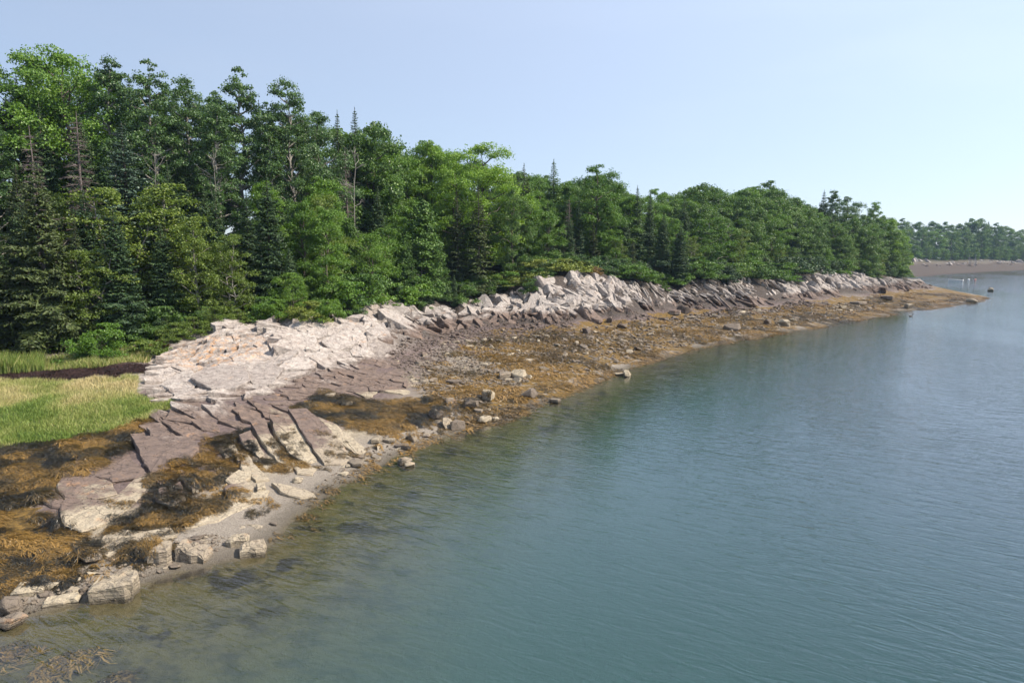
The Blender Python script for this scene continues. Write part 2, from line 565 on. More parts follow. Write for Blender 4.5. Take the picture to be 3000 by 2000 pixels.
ph = (MX * 0.86 + MY * 0.50) / 2.7 + 0.9 * fbm(MX * 0.22, MY * 0.22, 131, 3) + 0.35 * fbm(MX * 0.9, MY * 0.9, 137, 2)
saw = 1 - (ph - np.floor(ph))                       # jumps up, then falls gently to the right
saw = np.where(saw < 0.93, saw / 0.93, (1 - saw) / 0.07) - 0.5
ph2 = (MX * 0.80 - MY * 0.60) / 1.9 + 0.8 * fbm(MX * 0.3, MY * 0.3, 141, 3)
saw2 = np.abs((ph2 - np.floor(ph2)) - 0.5) * 2 - 0.5
rockzone = np.clip((GZ - 1.6) / 0.5, 0, 1) * np.clip((np.interp(np.clip(1500 + F * MX / np.maximum(MY, 1), -400, 2700), EDGE_U, EDGE_Y) - MY + 2.5) / 2.0, 0, 1) * (MX > -22.5) * (MY > 34) * (MY < 100)
GZ = GZ + rockzone * (0.50 * saw + 0.16 * saw2) * np.clip(.35 + 1.3 * vnoise(MX * .25, MY * .25, 151), 0, 1)


def H(x, y):
    x = np.asarray(x, float); y = np.asarray(y, float)
    i = np.clip(np.searchsorted(GX, x) - 1, 0, len(GX) - 2)
    j = np.clip(np.searchsorted(GY, y) - 1, 0, len(GY) - 2)
    fx = np.clip((x - GX[i]) / (GX[i + 1] - GX[i]), 0, 1); fy = np.clip((y - GY[j]) / (GY[j + 1] - GY[j]), 0, 1)
    return (GZ[j, i] * (1 - fx) + GZ[j, i + 1] * fx) * (1 - fy) + (GZ[j + 1, i] * (1 - fx) + GZ[j + 1, i + 1] * fx) * fy


def hit(u, v, ymax=420):
    """where the sight line of a photo pixel meets the ground"""
    d = ray(u, v)
    ys = np.concatenate([np.arange(10, 100, 0.05), np.arange(100, ymax, 0.25)])
    t = ys / d[1]
    z = CAMH + d[2] * t
    below = z <= np.maximum(H(d[0] * t, ys), -0.02)
    k = int(np.argmax(below)) if below.any() else len(ys) - 1
    return np.array((d[0] * t[k], ys[k], z[k]))


def inpoly(x, y, poly):
    x = np.asarray(x); y = np.asarray(y)
    poly = np.asarray(poly)
    r = np.zeros(x.shape, bool)
    j = len(poly) - 1
    for i in range(len(poly)):
        xi, yi = poly[i][:2]; xj, yj = poly[j][:2]
        c = ((yi > y) != (yj > y)) & (x < (xj - xi) * (y - yi) / (yj - yi + 1e-12) + xi)
        r ^= c
        j = i
    return r


def pxpoly(pts):
    return np.array([hit(u, v)[:2] for u, v in pts])


LICHEN_AT = tuple(hit(640, 1040))
MARSH = pxpoly([(-260, 1108), (0, 1118), (200, 1117), (330, 1112), (405, 1105), (400, 1150), (455, 1178), (515, 1175), (500, 1195), (470, 1208), (420, 1240), (345, 1262), (280, 1275), (200, 1290), (90, 1300), (0, 1318), (-260, 1345)])
WEEDFLAT = pxpoly([(-260, 1345), (0, 1318), (90, 1300), (200, 1290), (345, 1262), (430, 1215), (395, 1300), (300, 1370), (170, 1430), (110, 1490), (180, 1560), (200, 1640), (60, 1750), (-260, 1830)])
MATMID = pxpoly([(850, 1195), (960, 1150), (1100, 1175), (1290, 1165), (1310, 1210), (1230, 1255), (1130, 1275), (1040, 1255), (930, 1235), (870, 1225)])
WRACK = pxpoly([(-260, 1095), (0, 1092), (200, 1085), (440, 1070), (430, 1095), (330, 1108), (200, 1112), (0, 1122), (-260, 1125)])

# masks on the ground sheet: rock, weed, soil
edgeline = np.interp(np.clip(1500 + F * MX / np.maximum(MY, 1), -400, 2700), EDGE_U, EDGE_Y)
soil = np.clip((MY - edgeline + 2.0) / 2.5, 0, 1) * (GZ > 1.9)
soil = np.where((MY > 160), np.clip((GZ - 3.0) / 1.2, 0, 1), soil)
soil = np.where((GZ > 2.5) & (MX < -30), 1, soil)
soil = np.maximum(soil, inpoly(MX, MY, MARSH) * 0.9)
zz = GZ + 0.35 * fbm(MX * 0.5, MY * 0.5, 41)
weed = np.clip((zz - 0.02) / 0.1, 0, 1) * np.clip((1.85 - zz) / 0.3, 0, 1) * np.clip((MX + 7.0) / 6, 0, 1) * (MY < 170)
weed = np.maximum(weed, 1.3 * inpoly(MX, MY, WEEDFLAT)); weed = np.maximum(weed, 1.3 * inpoly(MX, MY, MATMID))
rock = np.clip((GZ - 1.25 + 0.3 * fbm(MX, MY, 77)) / 0.3, 0, 1) * (MY < 160)
rock = np.maximum(rock, np.clip((-4.5 - MX) / 3, 0, 1) * np.clip((GZ - 0.30) / 0.2, 0, 1))
rock = np.where(inpoly(MX, MY, WEEDFLAT), 0.3, rock)
wrack = inpoly(MX, MY, WRACK) * 1.0
i, j = np.meshgrid(np.arange(len(GX) - 1), np.arange(len(GY) - 1))
nx = len(GX)
q = np.stack([j * nx + i, j * nx + i + 1, (j + 1) * nx + i + 1, (j + 1) * nx + i], -1).reshape(-1, 4)
gme = mesh_np("ground", np.stack([MX, MY, GZ], -1).reshape(-1, 3), q, None, True,
              {"soil": soil.ravel(), "weed": weed.ravel(), "rock": rock.ravel(), "wrack": np.where((MY > 170) & (GZ < 3.2), .88, wrack).ravel()})


def ground_material():
    m, nt, out = newmat("shore_ground")
    T = NT(nt)
    geo = T.n("ShaderNodeNewGeometry"); pos = geo.outputs["Position"]
    sep = T.n("ShaderNodeSeparateXYZ"); T.l(pos, sep.inputs[0]); z = sep.outputs[2]
    a = lambda k: T.n("ShaderNodeAttribute", attribute_name=k).outputs["Fac"]
    n1 = T.noise(pos, 0.8, 5, 0.6); n2 = T.noise(pos, 5.0, 4, 0.65); n3 = T.noise(pos, 28.0, 3, 0.7)
    nw = T.noise(T.mapping(pos, (0, 0, -0.6), (1.0, 1.7, 1.0)), 1.1, 5, 0.68)
    sand = T.ramp(n3, [(0.3, (0.114, 0.095, 0.076)), (0.5, (0.220, 0.190, 0.156)), (0.7, (0.319, 0.285, 0.243))])
    sand = T.mix(T.step(n2, 0.55, 0.75), sand, (0.152, 0.125, 0.099))
    sand = T.mix(T.step(T.math('ADD', z, T.math('MULTIPLY', n1, 0.10)), 0.24, 0.08), sand, T.mix(0.68, sand, (0.06, 0.05, 0.036)))   # wet strip
    rk = T.mix(T.step(T.math('ADD', z, n1), 2.0, 2.7), T.ramp(n2, [(0.3, (0.076, 0.057, 0.053)), (0.7, (0.167, 0.125, 0.114))]), T.ramp(n2, [(0.3, (0.022, 0.018, 0.016)), (0.7, (0.10, 0.08, 0.068))]))  # high rock behind the cliff plates painted dark, as shade in their gaps
    rk = T.mix(T.math('MULTIPLY', T.step(sep.outputs[0], -6.0, -11.0), T.step(T.math('ADD', z, n1), 2.0, 2.5)), rk, T.ramp(n2, [(0.3, (0.15, 0.125, 0.11)), (0.7, (0.40, 0.35, 0.31))]))
    rk = T.mix(T.step(T.math('ADD', z, T.math('MULTIPLY', n1, .5)), 0.75, 1.0), T.ramp(n2, [(0.3, (0.173, 0.140, 0.094)), (0.7, (0.360, 0.310, 0.230))]), rk)
    sand = T.mix(a("rock"), sand, rk)
    wcol = T.ramp(n2, [(0.28, (0.030, 0.023, 0.011)), (0.5, (0.115, 0.072, 0.022)), (0.72, (0.25, 0.15, 0.038))])
    wm = T.step(T.math('ADD', T.math('MULTIPLY', a("weed"), 0.62), T.math('MULTIPLY', T.math('SUBTRACT', nw, 0.5), 1.7)), 0.42, 0.58)
    c = T.mix(wm, sand, wcol)
    # sea bed: olive silt with dark weed beds, paler silt where it is deep
    bedc = T.mix(T.step(nw, 0.40, 0.70), (0.085, 0.068, 0.026), (0.034, 0.029, 0.012))
    bedc = T.mix(T.math('MULTIPLY', T.step(n1, 0.54, 0.62), T.step(z, -.75, -.25)), bedc, (0.022, 0.017, 0.009))
    bedc = T.mix(T.step(z, -0.35, -1.3), bedc, (0.065, 0.090, 0.078))
    c = T.mix(T.step(z, 0.05, -0.05), c, bedc)
    soilc = T.mix(T.math('MULTIPLY', T.step(z, 2.25, 2.0), 0.7), T.mix(n2, (0.017, 0.015, 0.008), (0.053, 0.049, 0.019)), (0.10, 0.13, 0.035))
    c = T.mix(T.math('MINIMUM', a("soil"), 1.0), c, soilc)
    c = T.mix(a("wrack"), c, T.mix(n3, (0.018, 0.012, 0.009), (0.075, 0.050, 0.036)))
    h = T.math('ADD', T.math('MULTIPLY', n3, 0.5), T.math('MULTIPLY', n2, 1.0))
    h = T.math('ADD', h, T.math('MULTIPLY', wm, 0.5))
    principled(T, out, c, 0.85, T.bump(h, 0.8, 0.08), 0.2)
    return m


ground = tag(obj("ground", gme, ground_material()), "sand, seaweed strewn beach, woodland floor and sea bed", "ground", kind="structure")

# ------------------------------------------------------------------ water
def water_material():
    m, nt, out = newmat("sea_water")
    T = NT(nt)
    geo = T.n("ShaderNodeNewGeometry"); pos = geo.outputs["Position"]
    # wind ripples run obliquely towards the shore; three lengths of them
    turn = lambda d, sc: T.mapping(T.mapping(pos, (0, 0, R(d))), (0, 0, 0), sc)
    w1 = T.noise(turn(33, (0.75, 2.7, 1)), 1.0, 3, 0.5, 0.6)
    w2 = T.noise(turn(16, (1.8, 5.5, 1)), 1.0, 3, 0.55, 0.5)
    w3 = T.noise(turn(50, (4.5, 9.0, 1)), 1.0, 2, 0.6, 0.3)
    wind = T.step(T.noise(T.mapping(pos, (0, 0, R(-50)), (0.03, 0.012, 1)), 1.0, 3, 0.55), 0.30, 0.62)
    crest = lambda q: T.math('SUBTRACT', 1.0, T.math('MULTIPLY', T.math('ABSOLUTE', T.math('SUBTRACT', q, 0.5)), 2.0))
    h = T.math('ADD', T.math('MULTIPLY', crest(w1), 0.46), T.math('MULTIPLY', crest(w2), 0.14))
    h = T.math('ADD', h, T.math('MULTIPLY', w3, 0.03))
    h = T.math('MULTIPLY', h, T.math('ADD', T.math('MULTIPLY', wind, 0.65), 0.35))
    nrm = T.bump(h, 1.0, 0.066)
    # reflectance by angle, the same from both sides (the transparent part is not bent)
    dt = T.n("ShaderNodeVectorMath", operation='DOT_PRODUCT')
    T.l(nrm, dt.inputs[0]); T.l(geo.outputs["Incoming"], dt.inputs[1])
    fz = T.math('POWER', T.math('SUBTRACT', 1.0, T.math('ABSOLUTE', dt.outputs["Value"]), True), 3.25)
    fr = T.math('ADD', T.math('MULTIPLY', fz, 0.97), 0.03, True)
    gl = T.n("ShaderNodeBsdfGlossy"); gl.inputs["Roughness"].default_value = 0.06
    T.l(nrm, gl.inputs["Normal"])
    tr = T.n("ShaderNodeBsdfTransparent")
    ms = T.n("ShaderNodeMixShader")
    T.l(fr, ms.inputs[0]); T.l(tr.outputs[0], ms.inputs[1]); T.l(gl.outputs[0], ms.inputs[2])
    T.l(ms.outputs[0], out.inputs[0])
    ab = T.n("ShaderNodeVolumeAbsorption")
    ab.inputs["Color"].default_value = (0.12, 0.63, 0.68, 1)
    ab.inputs["Density"].default_value = 0.28
    T.l(ab.outputs[0], out.inputs["Volume"])
    return m


def boxmesh(name, lo, hi):
    x0, y0, z0 = lo; x1, y1, z1 = hi
    V = [(x0, y0, z0), (x1, y0, z0), (x1, y1, z0), (x0, y1, z0), (x0, y0, z1), (x1, y0, z1), (x1, y1, z1), (x0, y1, z1)]
    Q = [(0, 3, 2, 1), (4, 5, 6, 7), (0, 1, 5, 4), (1, 2, 6, 5), (2, 3, 7, 6), (3, 0, 4, 7)]
    return mesh_np(name, np.array(V, float), np.array(Q))


water = tag(obj("water", boxmesh("water", (GX[0] + 2, GY[0] + 2, -9), (GX[-1] - 2, GY[-1] - 2, 0.0)), water_material()),
            "calm blue green tidal water with small wind ripples", "water", kind="structure")

# ------------------------------------------------------------------ rock ledges
MROCK = rock_material("shore_rock", 0.80, 1.75)
MDOME = rock_material("bleached_rock", 0.72, 1.62, lichen=0.4)
MFAR = rock_material("point_rock", 0.30, 2.75, grey=0.2)
MCREAM = rock_material("barnacled_rock", 0.98, 2.4)
SURF = []                        # (verts, tris) of everything seaweed can lie on


def note_surface(o):
    """remember an object's faces in world space for later drop tests"""
    me = o.data
    M = np.array(world_of(o))
    V = np.empty(len(me.vertices) * 3, np.float32); me.vertices.foreach_get("co", V)
    V = V.reshape(-1, 3) @ M[:3, :3].T + M[:3, 3]
    SURF.append((V, [tuple(p.vertices) for p in me.polygons]))


def world_of(o):
    M = o.matrix_basis
    return (o.parent.matrix_basis @ M) if o.parent else M


def slab_mesh(name, poly, ztop, depth, r, seg=0.3, jag=0.035, bev=0.045, rough=0.03):
    """an irregular slab: plan outline poly (n,2), top height function, vertical-ish broken sides"""
    poly = np.asarray(poly, float)
    out = []
    m = len(poly)
    for k in range(m):
        a, b = poly[k], poly[(k + 1) % m]
        L = np.linalg.norm(b - a)
        ns = max(1, min(5, int(round(L / seg))))
        nrm = np.array((b[1] - a[1], a[0] - b[0])) / (L + 1e-9)
        for s in range(ns):
            p = a + (b - a) * s / ns
            if s:
                p = p + nrm * r.uniform(-jag, jag)
            out.append(p)
    out = np.array(out); m = len(out)
    c = out.mean(0)
    d = np.linalg.norm(out - c, axis=1, keepdims=True) + 1e-9
    R2 = out - (out - c) / d * np.minimum(bev * r.uniform(0.5, 1.6, (m, 1)), d * 0.3)
    R1 = c + (out - c) * r.uniform(0.5, 0.68, (m, 1))
    z0 = ztop(out); zi = ztop(R2); z1 = ztop(R1)
    V = [np.array([[*c, float(ztop(c[None])[0]) + r.uniform(-rough, rough)]]),
         np.column_stack([R1, z1 + r.uniform(-rough, rough, m)]),
         np.column_stack([R2, zi + r.uniform(-rough, rough, m) * 0.5]),
         np.column_stack([out, z0 - bev * r.uniform(0.5, 1.5, m)]),
         np.column_stack([out + (c - out) * r.uniform(-0.05, 0.10, (m, 1)), z0 - depth * r.uniform(0.42, 0.58, m)]),
         np.column_stack([out + (c - out) * r.uniform(-0.08, 0.12, (m, 1)), z0 - depth])]
    V = np.concatenate(V)
    i = np.arange(m); j = (i + 1) % m
    tris = np.stack([np.zeros(m, int), 1 + i, 1 + j], -1)
    quads = np.concatenate([np.stack([1 + k * m + i, 1 + (k + 1) * m + i, 1 + (k + 1) * m + j, 1 + k * m + j], -1) for k in range(4)])
    # counter-clockwise outline gives outward faces
    area = 0.5 * np.sum(out[:, 0] * np.roll(out[:, 1], -1) - np.roll(out[:, 0], -1) * out[:, 1])
    if area < 0:
        tris = tris[:, ::-1]; quads = quads[:, ::-1]
    return mesh_np(name, V, quads, tris)


def clip_half(poly, p, nrm):
    out = []
    m = len(poly)
    for k in range(m):
        a, b = poly[k], poly[(k + 1) % m]
        da, db = np.dot(a - p, nrm), np.dot(b - p, nrm)
        if da <= 0: out.append(a)
        if da * db < 0: out.append(a + (b - a) * da / (da - db))
    return out


def voronoi(pts, k=18, big=3.0):
    cells = []
    D = ((pts[:, None] - pts[None]) ** 2).sum(-1)
    for i in range(len(pts)):
        c = pts[i]
        poly = [c + np.array(q) * big for q in ((-1, -1), (1, -1), (1, 1), (-1, 1))]
        for j in np.argsort(D[i])[1:k + 1]:
            nrm = pts[j] - c
            poly = clip_half(poly, (pts[j] + c) / 2, nrm)
            if len(poly) < 3: break
        cells.append(np.array(poly) if len(poly) >= 3 else None)
    return cells


def poisson(poly, rad, r, warp=None, tries=40):
    lo, hi = poly.min(0), poly.max(0)
    pts = []
    n = int(np.prod(hi - lo) / rad ** 2 * 3)
    for c in r.uniform(lo, hi, (n * 3, 2)):
        if not inpoly(c[0], c[1], poly): continue
        rr = rad if warp is None else rad * warp(c)
        if all((c[0] - q[0]) ** 2 + (c[1] - q[1]) ** 2 > rr * rr for q in pts):
            pts.append(c)
    return np.array(pts)


def ledge(label, name="rock_ledge", at=None):
    e = obj(name, None)
    e.location = at
    tag(e, label, "ledge", "rock ledges along the shore")
    return e


def grad(x, y, e=0.6):
    return float((H(x + e, y) - H(x - e, y)) / (2 * e)), float((H(x, y + e) - H(x, y - e)) / (2 * e))


def voronoi_ledge(label, pix, rad, ang, stretch, dip, mat, lift=0.10, off=0.10, seed=1, gap=(0.01, 0.06), dips=0.05, depth=0.75, crest=0.0):
    """bedrock broken by joints into blocks; ang: plan direction of the long joints, dip: extra fall towards +x"""
    r = np.random.default_rng(seed)
    poly = pxpoly(pix)
    c0 = poly.mean(0)
    base = np.array((c0[0], c0[1], float(H(*c0))))
    e = ledge(label, at=base)
    ca, sa = math.cos(ang), math.sin(ang)
    Rm = np.array(((ca, sa), (-sa, ca)))
    tp = (poly - c0) @ Rm.T / np.array((stretch, 1.0))
    pts = poisson(tp, rad, r, lambda c: 0.45 + 1.5 * float(vnoise(c[0] * 0.45 + 9, c[1] * 0.45, seed)) ** 1.6)
    cells = voronoi(pts, big=rad * 3.2)
    for i, cell in enumerate(cells):
        if cell is None: continue
        dv = cell - pts[i]; dl = np.linalg.norm(dv, axis=1, keepdims=True)
        cell = pts[i] + dv * np.minimum(1, rad * 1.5 / (dl + 1e-9))
        for q in range(len(cell)):
            for _ in range(6):
                if inpoly(cell[q, 0], cell[q, 1], tp): break
                cell[q] = pts[i] + (cell[q] - pts[i]) * 0.72
        w = (cell * np.array((stretch, 1.0))) @ Rm
        cc = w.mean(0)
        w = cc + (w - cc) * (1 - r.uniform(*gap) / max(0.15, rad))
        wx, wy = c0[0] + cc[0], c0[1] + cc[1]
        gx, gy = grad(wx, wy)
        sz = max(0.2, np.ptp(w, axis=0).mean())
        gx = np.clip(gx, -0.9, 0.9) - dip + r.normal() * dips
        gy = np.clip(gy, -0.9, 0.9) + r.normal() * dips
        zc = float(H(wx, wy)) - base[2] + lift + r.uniform(-off, off) + crest * r.random() ** 3
        f = lambda q, cc=cc, zc=zc, gx=gx, gy=gy: zc + (q[:, 0] - cc[0]) * gx + (q[:, 1] - cc[1]) * gy
        o = obj("rock_slab", slab_mesh("rock_slab", w, f, depth, r, bev=0.022, rough=0.015 + 0.022 * sz, jag=0.05), mat, e)
        note_surface(o)
    return e


def traced_slab(e, pix, lift, mat, r, depth=0.7, tilt=(0.0, 0.0), lab=None):
    P3 = np.array([hit(u, v) for u, v in pix])
    A_ = np.column_stack([P3[:, :2], np.ones(len(P3))])
    co, *_ = np.linalg.lstsq(A_, P3[:, 2], rcond=None)
    b = np.array(e.location)
    c = P3[:, :2].mean(0)
    gx, gy = np.clip(co[0], -0.7, 0.7) + tilt[0], np.clip(co[1], -0.7, 0.7) + tilt[1]
    zc = P3[:, 2].mean() + lift
    f = lambda q: zc - b[2] + (q[:, 0] + b[0] - c[0]) * gx + (q[:, 1] + b[1] - c[1]) * gy
    o = obj("rock_slab", slab_mesh("rock_slab", P3[:, :2] - b[:2], f, depth, r, seg=0.35, jag=0.05, bev=0.04, rough=0.02), mat, e)
    if lab: o["label"] = lab
    note_surface(o)
    return o


# pale dome of fractured bedrock behind the marsh
voronoi_ledge("big pale domed ledge with orange lichen rising beside the marsh grass",
              [(412, 1158), (425, 1085), (500, 1030), (600, 975), (710, 945), (840, 938), (960, 938), (1080, 930), (1130, 975), (1090, 1045), (970, 1080), (870, 1118), (770, 1168), (640, 1182), (530, 1188), (455, 1182)],
              0.64, R(58), 2.5, 0.14, MDOME, lift=0.18, off=0.11, seed=3, depth=0.95, dips=0.07, gap=(0.0, 0.02))
rl = np.random.default_rng(44)
DOME = [o for o in COL.objects if o.name.startswith("rock_ledge")][0]
for pix, lift, dep in (([(470, 1150), (520, 1120), (560, 1112), (590, 1135), (560, 1160), (510, 1165)], .42, .5), ([(560, 1140), (600, 1118), (660, 1108), (720, 1112), (735, 1140), (690, 1155), (620, 1160)], .62, .5),
                       ([(720, 1120), (760, 1095), (800, 1092), (830, 1110), (800, 1140), (750, 1148)], .50, .6), ([(640, 1090), (700, 1075), (770, 1075), (790, 1092), (720, 1108), (660, 1105)], .40, .6),
                       ([(830, 1075), (900, 1055), (960, 1045), (975, 1060), (920, 1080), (860, 1092)], .38, .6), ([(940, 1010), (1010, 985), (1060, 985), (1050, 1015), (980, 1040)], .34, .7),
                       ([(780, 1010), (850, 985), (920, 990), (930, 1020), (860, 1045), (800, 1040)], .30, .7), ([(860, 970), (930, 962), (990, 970), (960, 995), (900, 990)], .26, .7)):
    traced_slab(DOME, pix, lift, MDOME, rl, dep, (-0.06, 0.10))
# purple brown shelf in front of the dome
voronoi_ledge("purple brown sloping shelf between the pale dome and the seaweed mat",
              [(860, 1120), (960, 1072), (1080, 1035), (1150, 1035), (1190, 1070), (1225, 1110), (1235, 1150), (1160, 1165), (1060, 1165), (940, 1160), (850, 1185), (780, 1200), (760, 1170)],
              0.85, R(40), 1.7, 0.06, MROCK, lift=0.07, off=0.05, seed=4, dips=0.035, gap=(0.01, 0.04))
# cracked purple rock just below the shaded foot of the dome
voronoi_ledge("cracked purple rock shelf below the dark overhang of the pale dome",
              [(380, 1290), (400, 1245), (470, 1195), (560, 1185), (680, 1180), (790, 1185), (870, 1210), (880, 1240), (790, 1275), (690, 1265), (600, 1290), (480, 1300)],
              0.85, R(-25), 2.0, 0.10, MROCK, lift=0.10, off=0.045, seed=5, dips=0.05)
# the big smooth foreground slabs, traced one by one
r6 = np.random.default_rng(6)
E = ledge("broad smooth purple slabs with cream lower edge at the cove mouth", at=hit(330, 1430))
for pix, lift, tl in (
        ([(385, 1300), (480, 1290), (545, 1285), (580, 1305), (583, 1330), (520, 1372), (440, 1398), (420, 1360)], 0.20, (-0.05, 0)),
        ([(235, 1345), (330, 1318), (365, 1318), (400, 1360), (435, 1400), (395, 1410), (330, 1420), (270, 1400), (220, 1372)], 0.17, (-0.04, 0)),
        ([(185, 1395), (230, 1370), (280, 1400), (330, 1420), (345, 1452), (280, 1470), (190, 1470), (165, 1440)], 0.13, (-0.03, 0)),
        ([(110, 1465), (160, 1440), (190, 1468), (200, 1500), (150, 1490)], 0.10, (-0.03, 0)),
        ([(190, 1470), (290, 1470), (350, 1452), (395, 1410), (440, 1400), (470, 1400), (430, 1450), (380, 1490), (330, 1530), (240, 1568), (190, 1550), (175, 1500)], 0.10, (-0.02, 0)),
        ([(450, 1400), (520, 1372), (560, 1352), (500, 1400), (470, 1425)], 0.06, (0, 0)),
        ([(465, 1450), (530, 1430), (545, 1470), (500, 1490), (455, 1475)], 0.22, (-0.06, 0.04)),
        ([(528, 1395), (575, 1410), (590, 1435), (565, 1450), (535, 1420)], 0.22, (-0.10, 0)),
        ([(300, 1575), (350, 1555), (430, 1560), (500, 1545), (520, 1575), (440, 1600), (400, 1640), (330, 1650), (290, 1620)], 0.08, (0, 0)),
        ([(520, 1520), (620, 1500), (700, 1455), (790, 1440), (780, 1465), (700, 1500), (640, 1530), (540, 1555)], 0.06, (0, 0)),
        ([(190, 1590), (215, 1580), (300, 1600), (290, 1640), (230, 1640)], 0.07, (0, 0)),
        ([(655, 1440), (725, 1425), (745, 1440), (735, 1458), (665, 1462)], 0.22, (0, 0)),
        ([(750, 1430), (775, 1425), (780, 1440), (755, 1445)], 0.20, (0, 0)),
        ([(795, 1425), (850, 1430), (920, 1450), (930, 1462), (880, 1465), (820, 1450)], 0.12, (-0.05, 0)),
        ([(660, 1415), (700, 1385), (740, 1395), (720, 1425), (680, 1430)], 0.14, (-0.04, 0)),
        ([(690, 1340), (720, 1335), (760, 1380), (790, 1410), (750, 1415), (710, 1385)], 0.14, (-0.05, 0))):
    traced_slab(E, pix, lift, MROCK, r6, 0.6, tl)
# cream tilted slabs on the sand
E = ledge("steep cream slabs with dark weed filled clefts standing on the sand", at=hit(860, 1330))
for pix, lift, tl in (
        ([(735, 1260), (775, 1250), (800, 1290), (840, 1340), (850, 1370), (810, 1355), (770, 1310)], 0.20, (-0.10, 0.05)),
        ([(790, 1245), (850, 1240), (900, 1300), (930, 1355), (900, 1360), (850, 1340), (810, 1290)], 0.25, (-0.10, 0.05)),
        ([(845, 1235), (900, 1232), (960, 1270), (1010, 1320), (1040, 1350), (1000, 1365), (950, 1365), (900, 1310)], 0.30, (-0.09, 0.06)),
        ([(930, 1245), (975, 1255), (1030, 1290), (1075, 1320), (1055, 1340), (1010, 1315), (960, 1270)], 0.20, (-0.09, 0.05)),
        ([(855, 1365), (905, 1368), (930, 1375), (915, 1395), (870, 1392)], 0.10, (-0.1, 0)),
        ([(700, 1290), (735, 1275), (775, 1330), (760, 1345), (720, 1320)], 0.16, (-0.15, 0)),
        ([(640, 1315), (690, 1310), (700, 1335), (660, 1345)], 0.13, (0, 0))):
    traced_slab(E, pix, lift, MCREAM, r6, 0.8, tl)


# tilted bedding plates for the cliffs along the point
def plate_mesh(r, name="rock_plate"):
    m = r.integers(6, 9)
    a = np.sort(r.uniform(0, 2 * np.pi, m) * 0.35 + np.arange(m) / m * 2 * np.pi)
    rad = r.uniform(0.72, 1.1, m)
    out = np.column_stack([np.cos(a) * rad, np.sin(a) * rad * 0.72])
    c = out.mean(0)
    ins = c + (out - c) * r.uniform(0.86, 0.96, (m, 1))
    mid = c + (out - c) * r.uniform(0.45, 0.6, (m, 1))
    V = np.concatenate([[[*c, 0.5 + r.uniform(-.05, .08)]], np.column_stack([mid, 0.5 + r.uniform(-.1, .12, m)]), np.column_stack([ins, 0.46 + r.uniform(-.14, .06, m)]),
                        np.column_stack([out, 0.18 + r.uniform(-.1, .12, m)]), np.column_stack([c + (out - c) * r.uniform(0.9, 1.04, (m, 1)), -0.2 + r.uniform(-.15, .15, m)]),
                        np.column_stack([c + (out - c) * r.uniform(0.8, 0.98, (m, 1)), np.full(m, -0.5)]), [[*c, -0.5]]])
    i = np.arange(m); j = (i + 1) % m
    t = np.concatenate([np.stack([np.zeros(m, int), 1 + i, 1 + j], -1), np.stack([np.full(m, 5 * m + 1), 1 + 4 * m + j, 1 + 4 * m + i], -1)])
    q = np.concatenate([np.stack([1 + k * m + i, 1 + (k + 1) * m + i, 1 + (k + 1) * m + j, 1 + k * m + j], -1) for k in range(4)])
    return mesh_np(name, V, q, t)


rp = np.random.default_rng(11)
PLATES = {id(mt): [plate_mesh(rp) for _ in range(14)] for mt in (MROCK, MFAR)}
for mt in (MROCK, MFAR):
    for me in PLATES[id(mt)]:
        me.materials.append(mt)


def plate_matrix(nrm, down, yaw, loc, dims):
    z = Vector(nrm).normalized()
    x = Vector(down); x = (x - z * x.dot(z)).normalized()
    y = z.cross(x)
    M = Matrix((x, y, z)).transposed().to_4x4()
    M = Matrix.Translation(loc) @ M @ Matrix.Rotation(yaw, 4, 'Z') @ Matrix.Diagonal((*dims, 1))
    return M


def cliff(label, foot, top, count, mat, seed, size=(0.7, 1.7), thick=(0.14, 0.42), nrm=(0.60, -0.22, 0.77), jit=0.13, down=(0.75, -0.2, -0.6), over=0.15):
    """a band of tilted plates between the foot line and the crest line (photo pixels on the ground / at a distance)"""
    r = np.random.default_rng(seed)
    Fp = np.array([hit(u, v) for u, v in foot]); Tp = np.array([PD(u, v, y) for u, v, y in top])
    e = ledge(label, at=Fp.mean(0))
    b = Vector(e.location)
    for k in range(min(290, int(count * 2.0))):
        s = r.random(); t = .12 + .88 * r.random() ** 0.9 * (1 + over)
        fp = np.array([np.interp(s, np.linspace(0, 1, len(Fp)), Fp[:, i]) for i in range(3)])
        tp = np.array([np.interp(s, np.linspace(0, 1, len(Tp)), Tp[:, i]) for i in range(3)])
        if float(vnoise(s * count * .16, t * 1.5 + seed, 7)) < .30: continue
        p = fp + (tp - fp) * t
        p[2] = max(p[2], float(H(p[0], p[1]))) if t < 1 else float(H(p[0], p[1])) + 0.05
        L = size[0] * .6 + (size[1] * 1.25 - size[0] * .6) * r.random() ** 2.0; wd = L * r.uniform(0.5, 1.0); th = (thick[0] + (thick[1] - thick[0]) * r.random() ** 1.5) * (.6 + .5 * L / size[1])
        cl = np.array((float(vnoise(p[0] * .35, p[1] * .35, 61)), float(vnoise(p[0] * .35, p[1] * .35, 62)), .5)) - .5
        nn = np.array(nrm) + cl * 1.1 + r.normal(size=3) * jit
        p[2] -= 0.24 * L
        M = plate_matrix(nn, down, r.normal() * 0.6, Vector(p) - b, (L * 0.66, wd * 0.85, th * 1.25))
        o = obj("rock_plate", PLATES[id(mat)][r.integers(14)], mat, e)
        o.matrix_basis = M
        if p[1] < 60: note_surface(o)
    return e


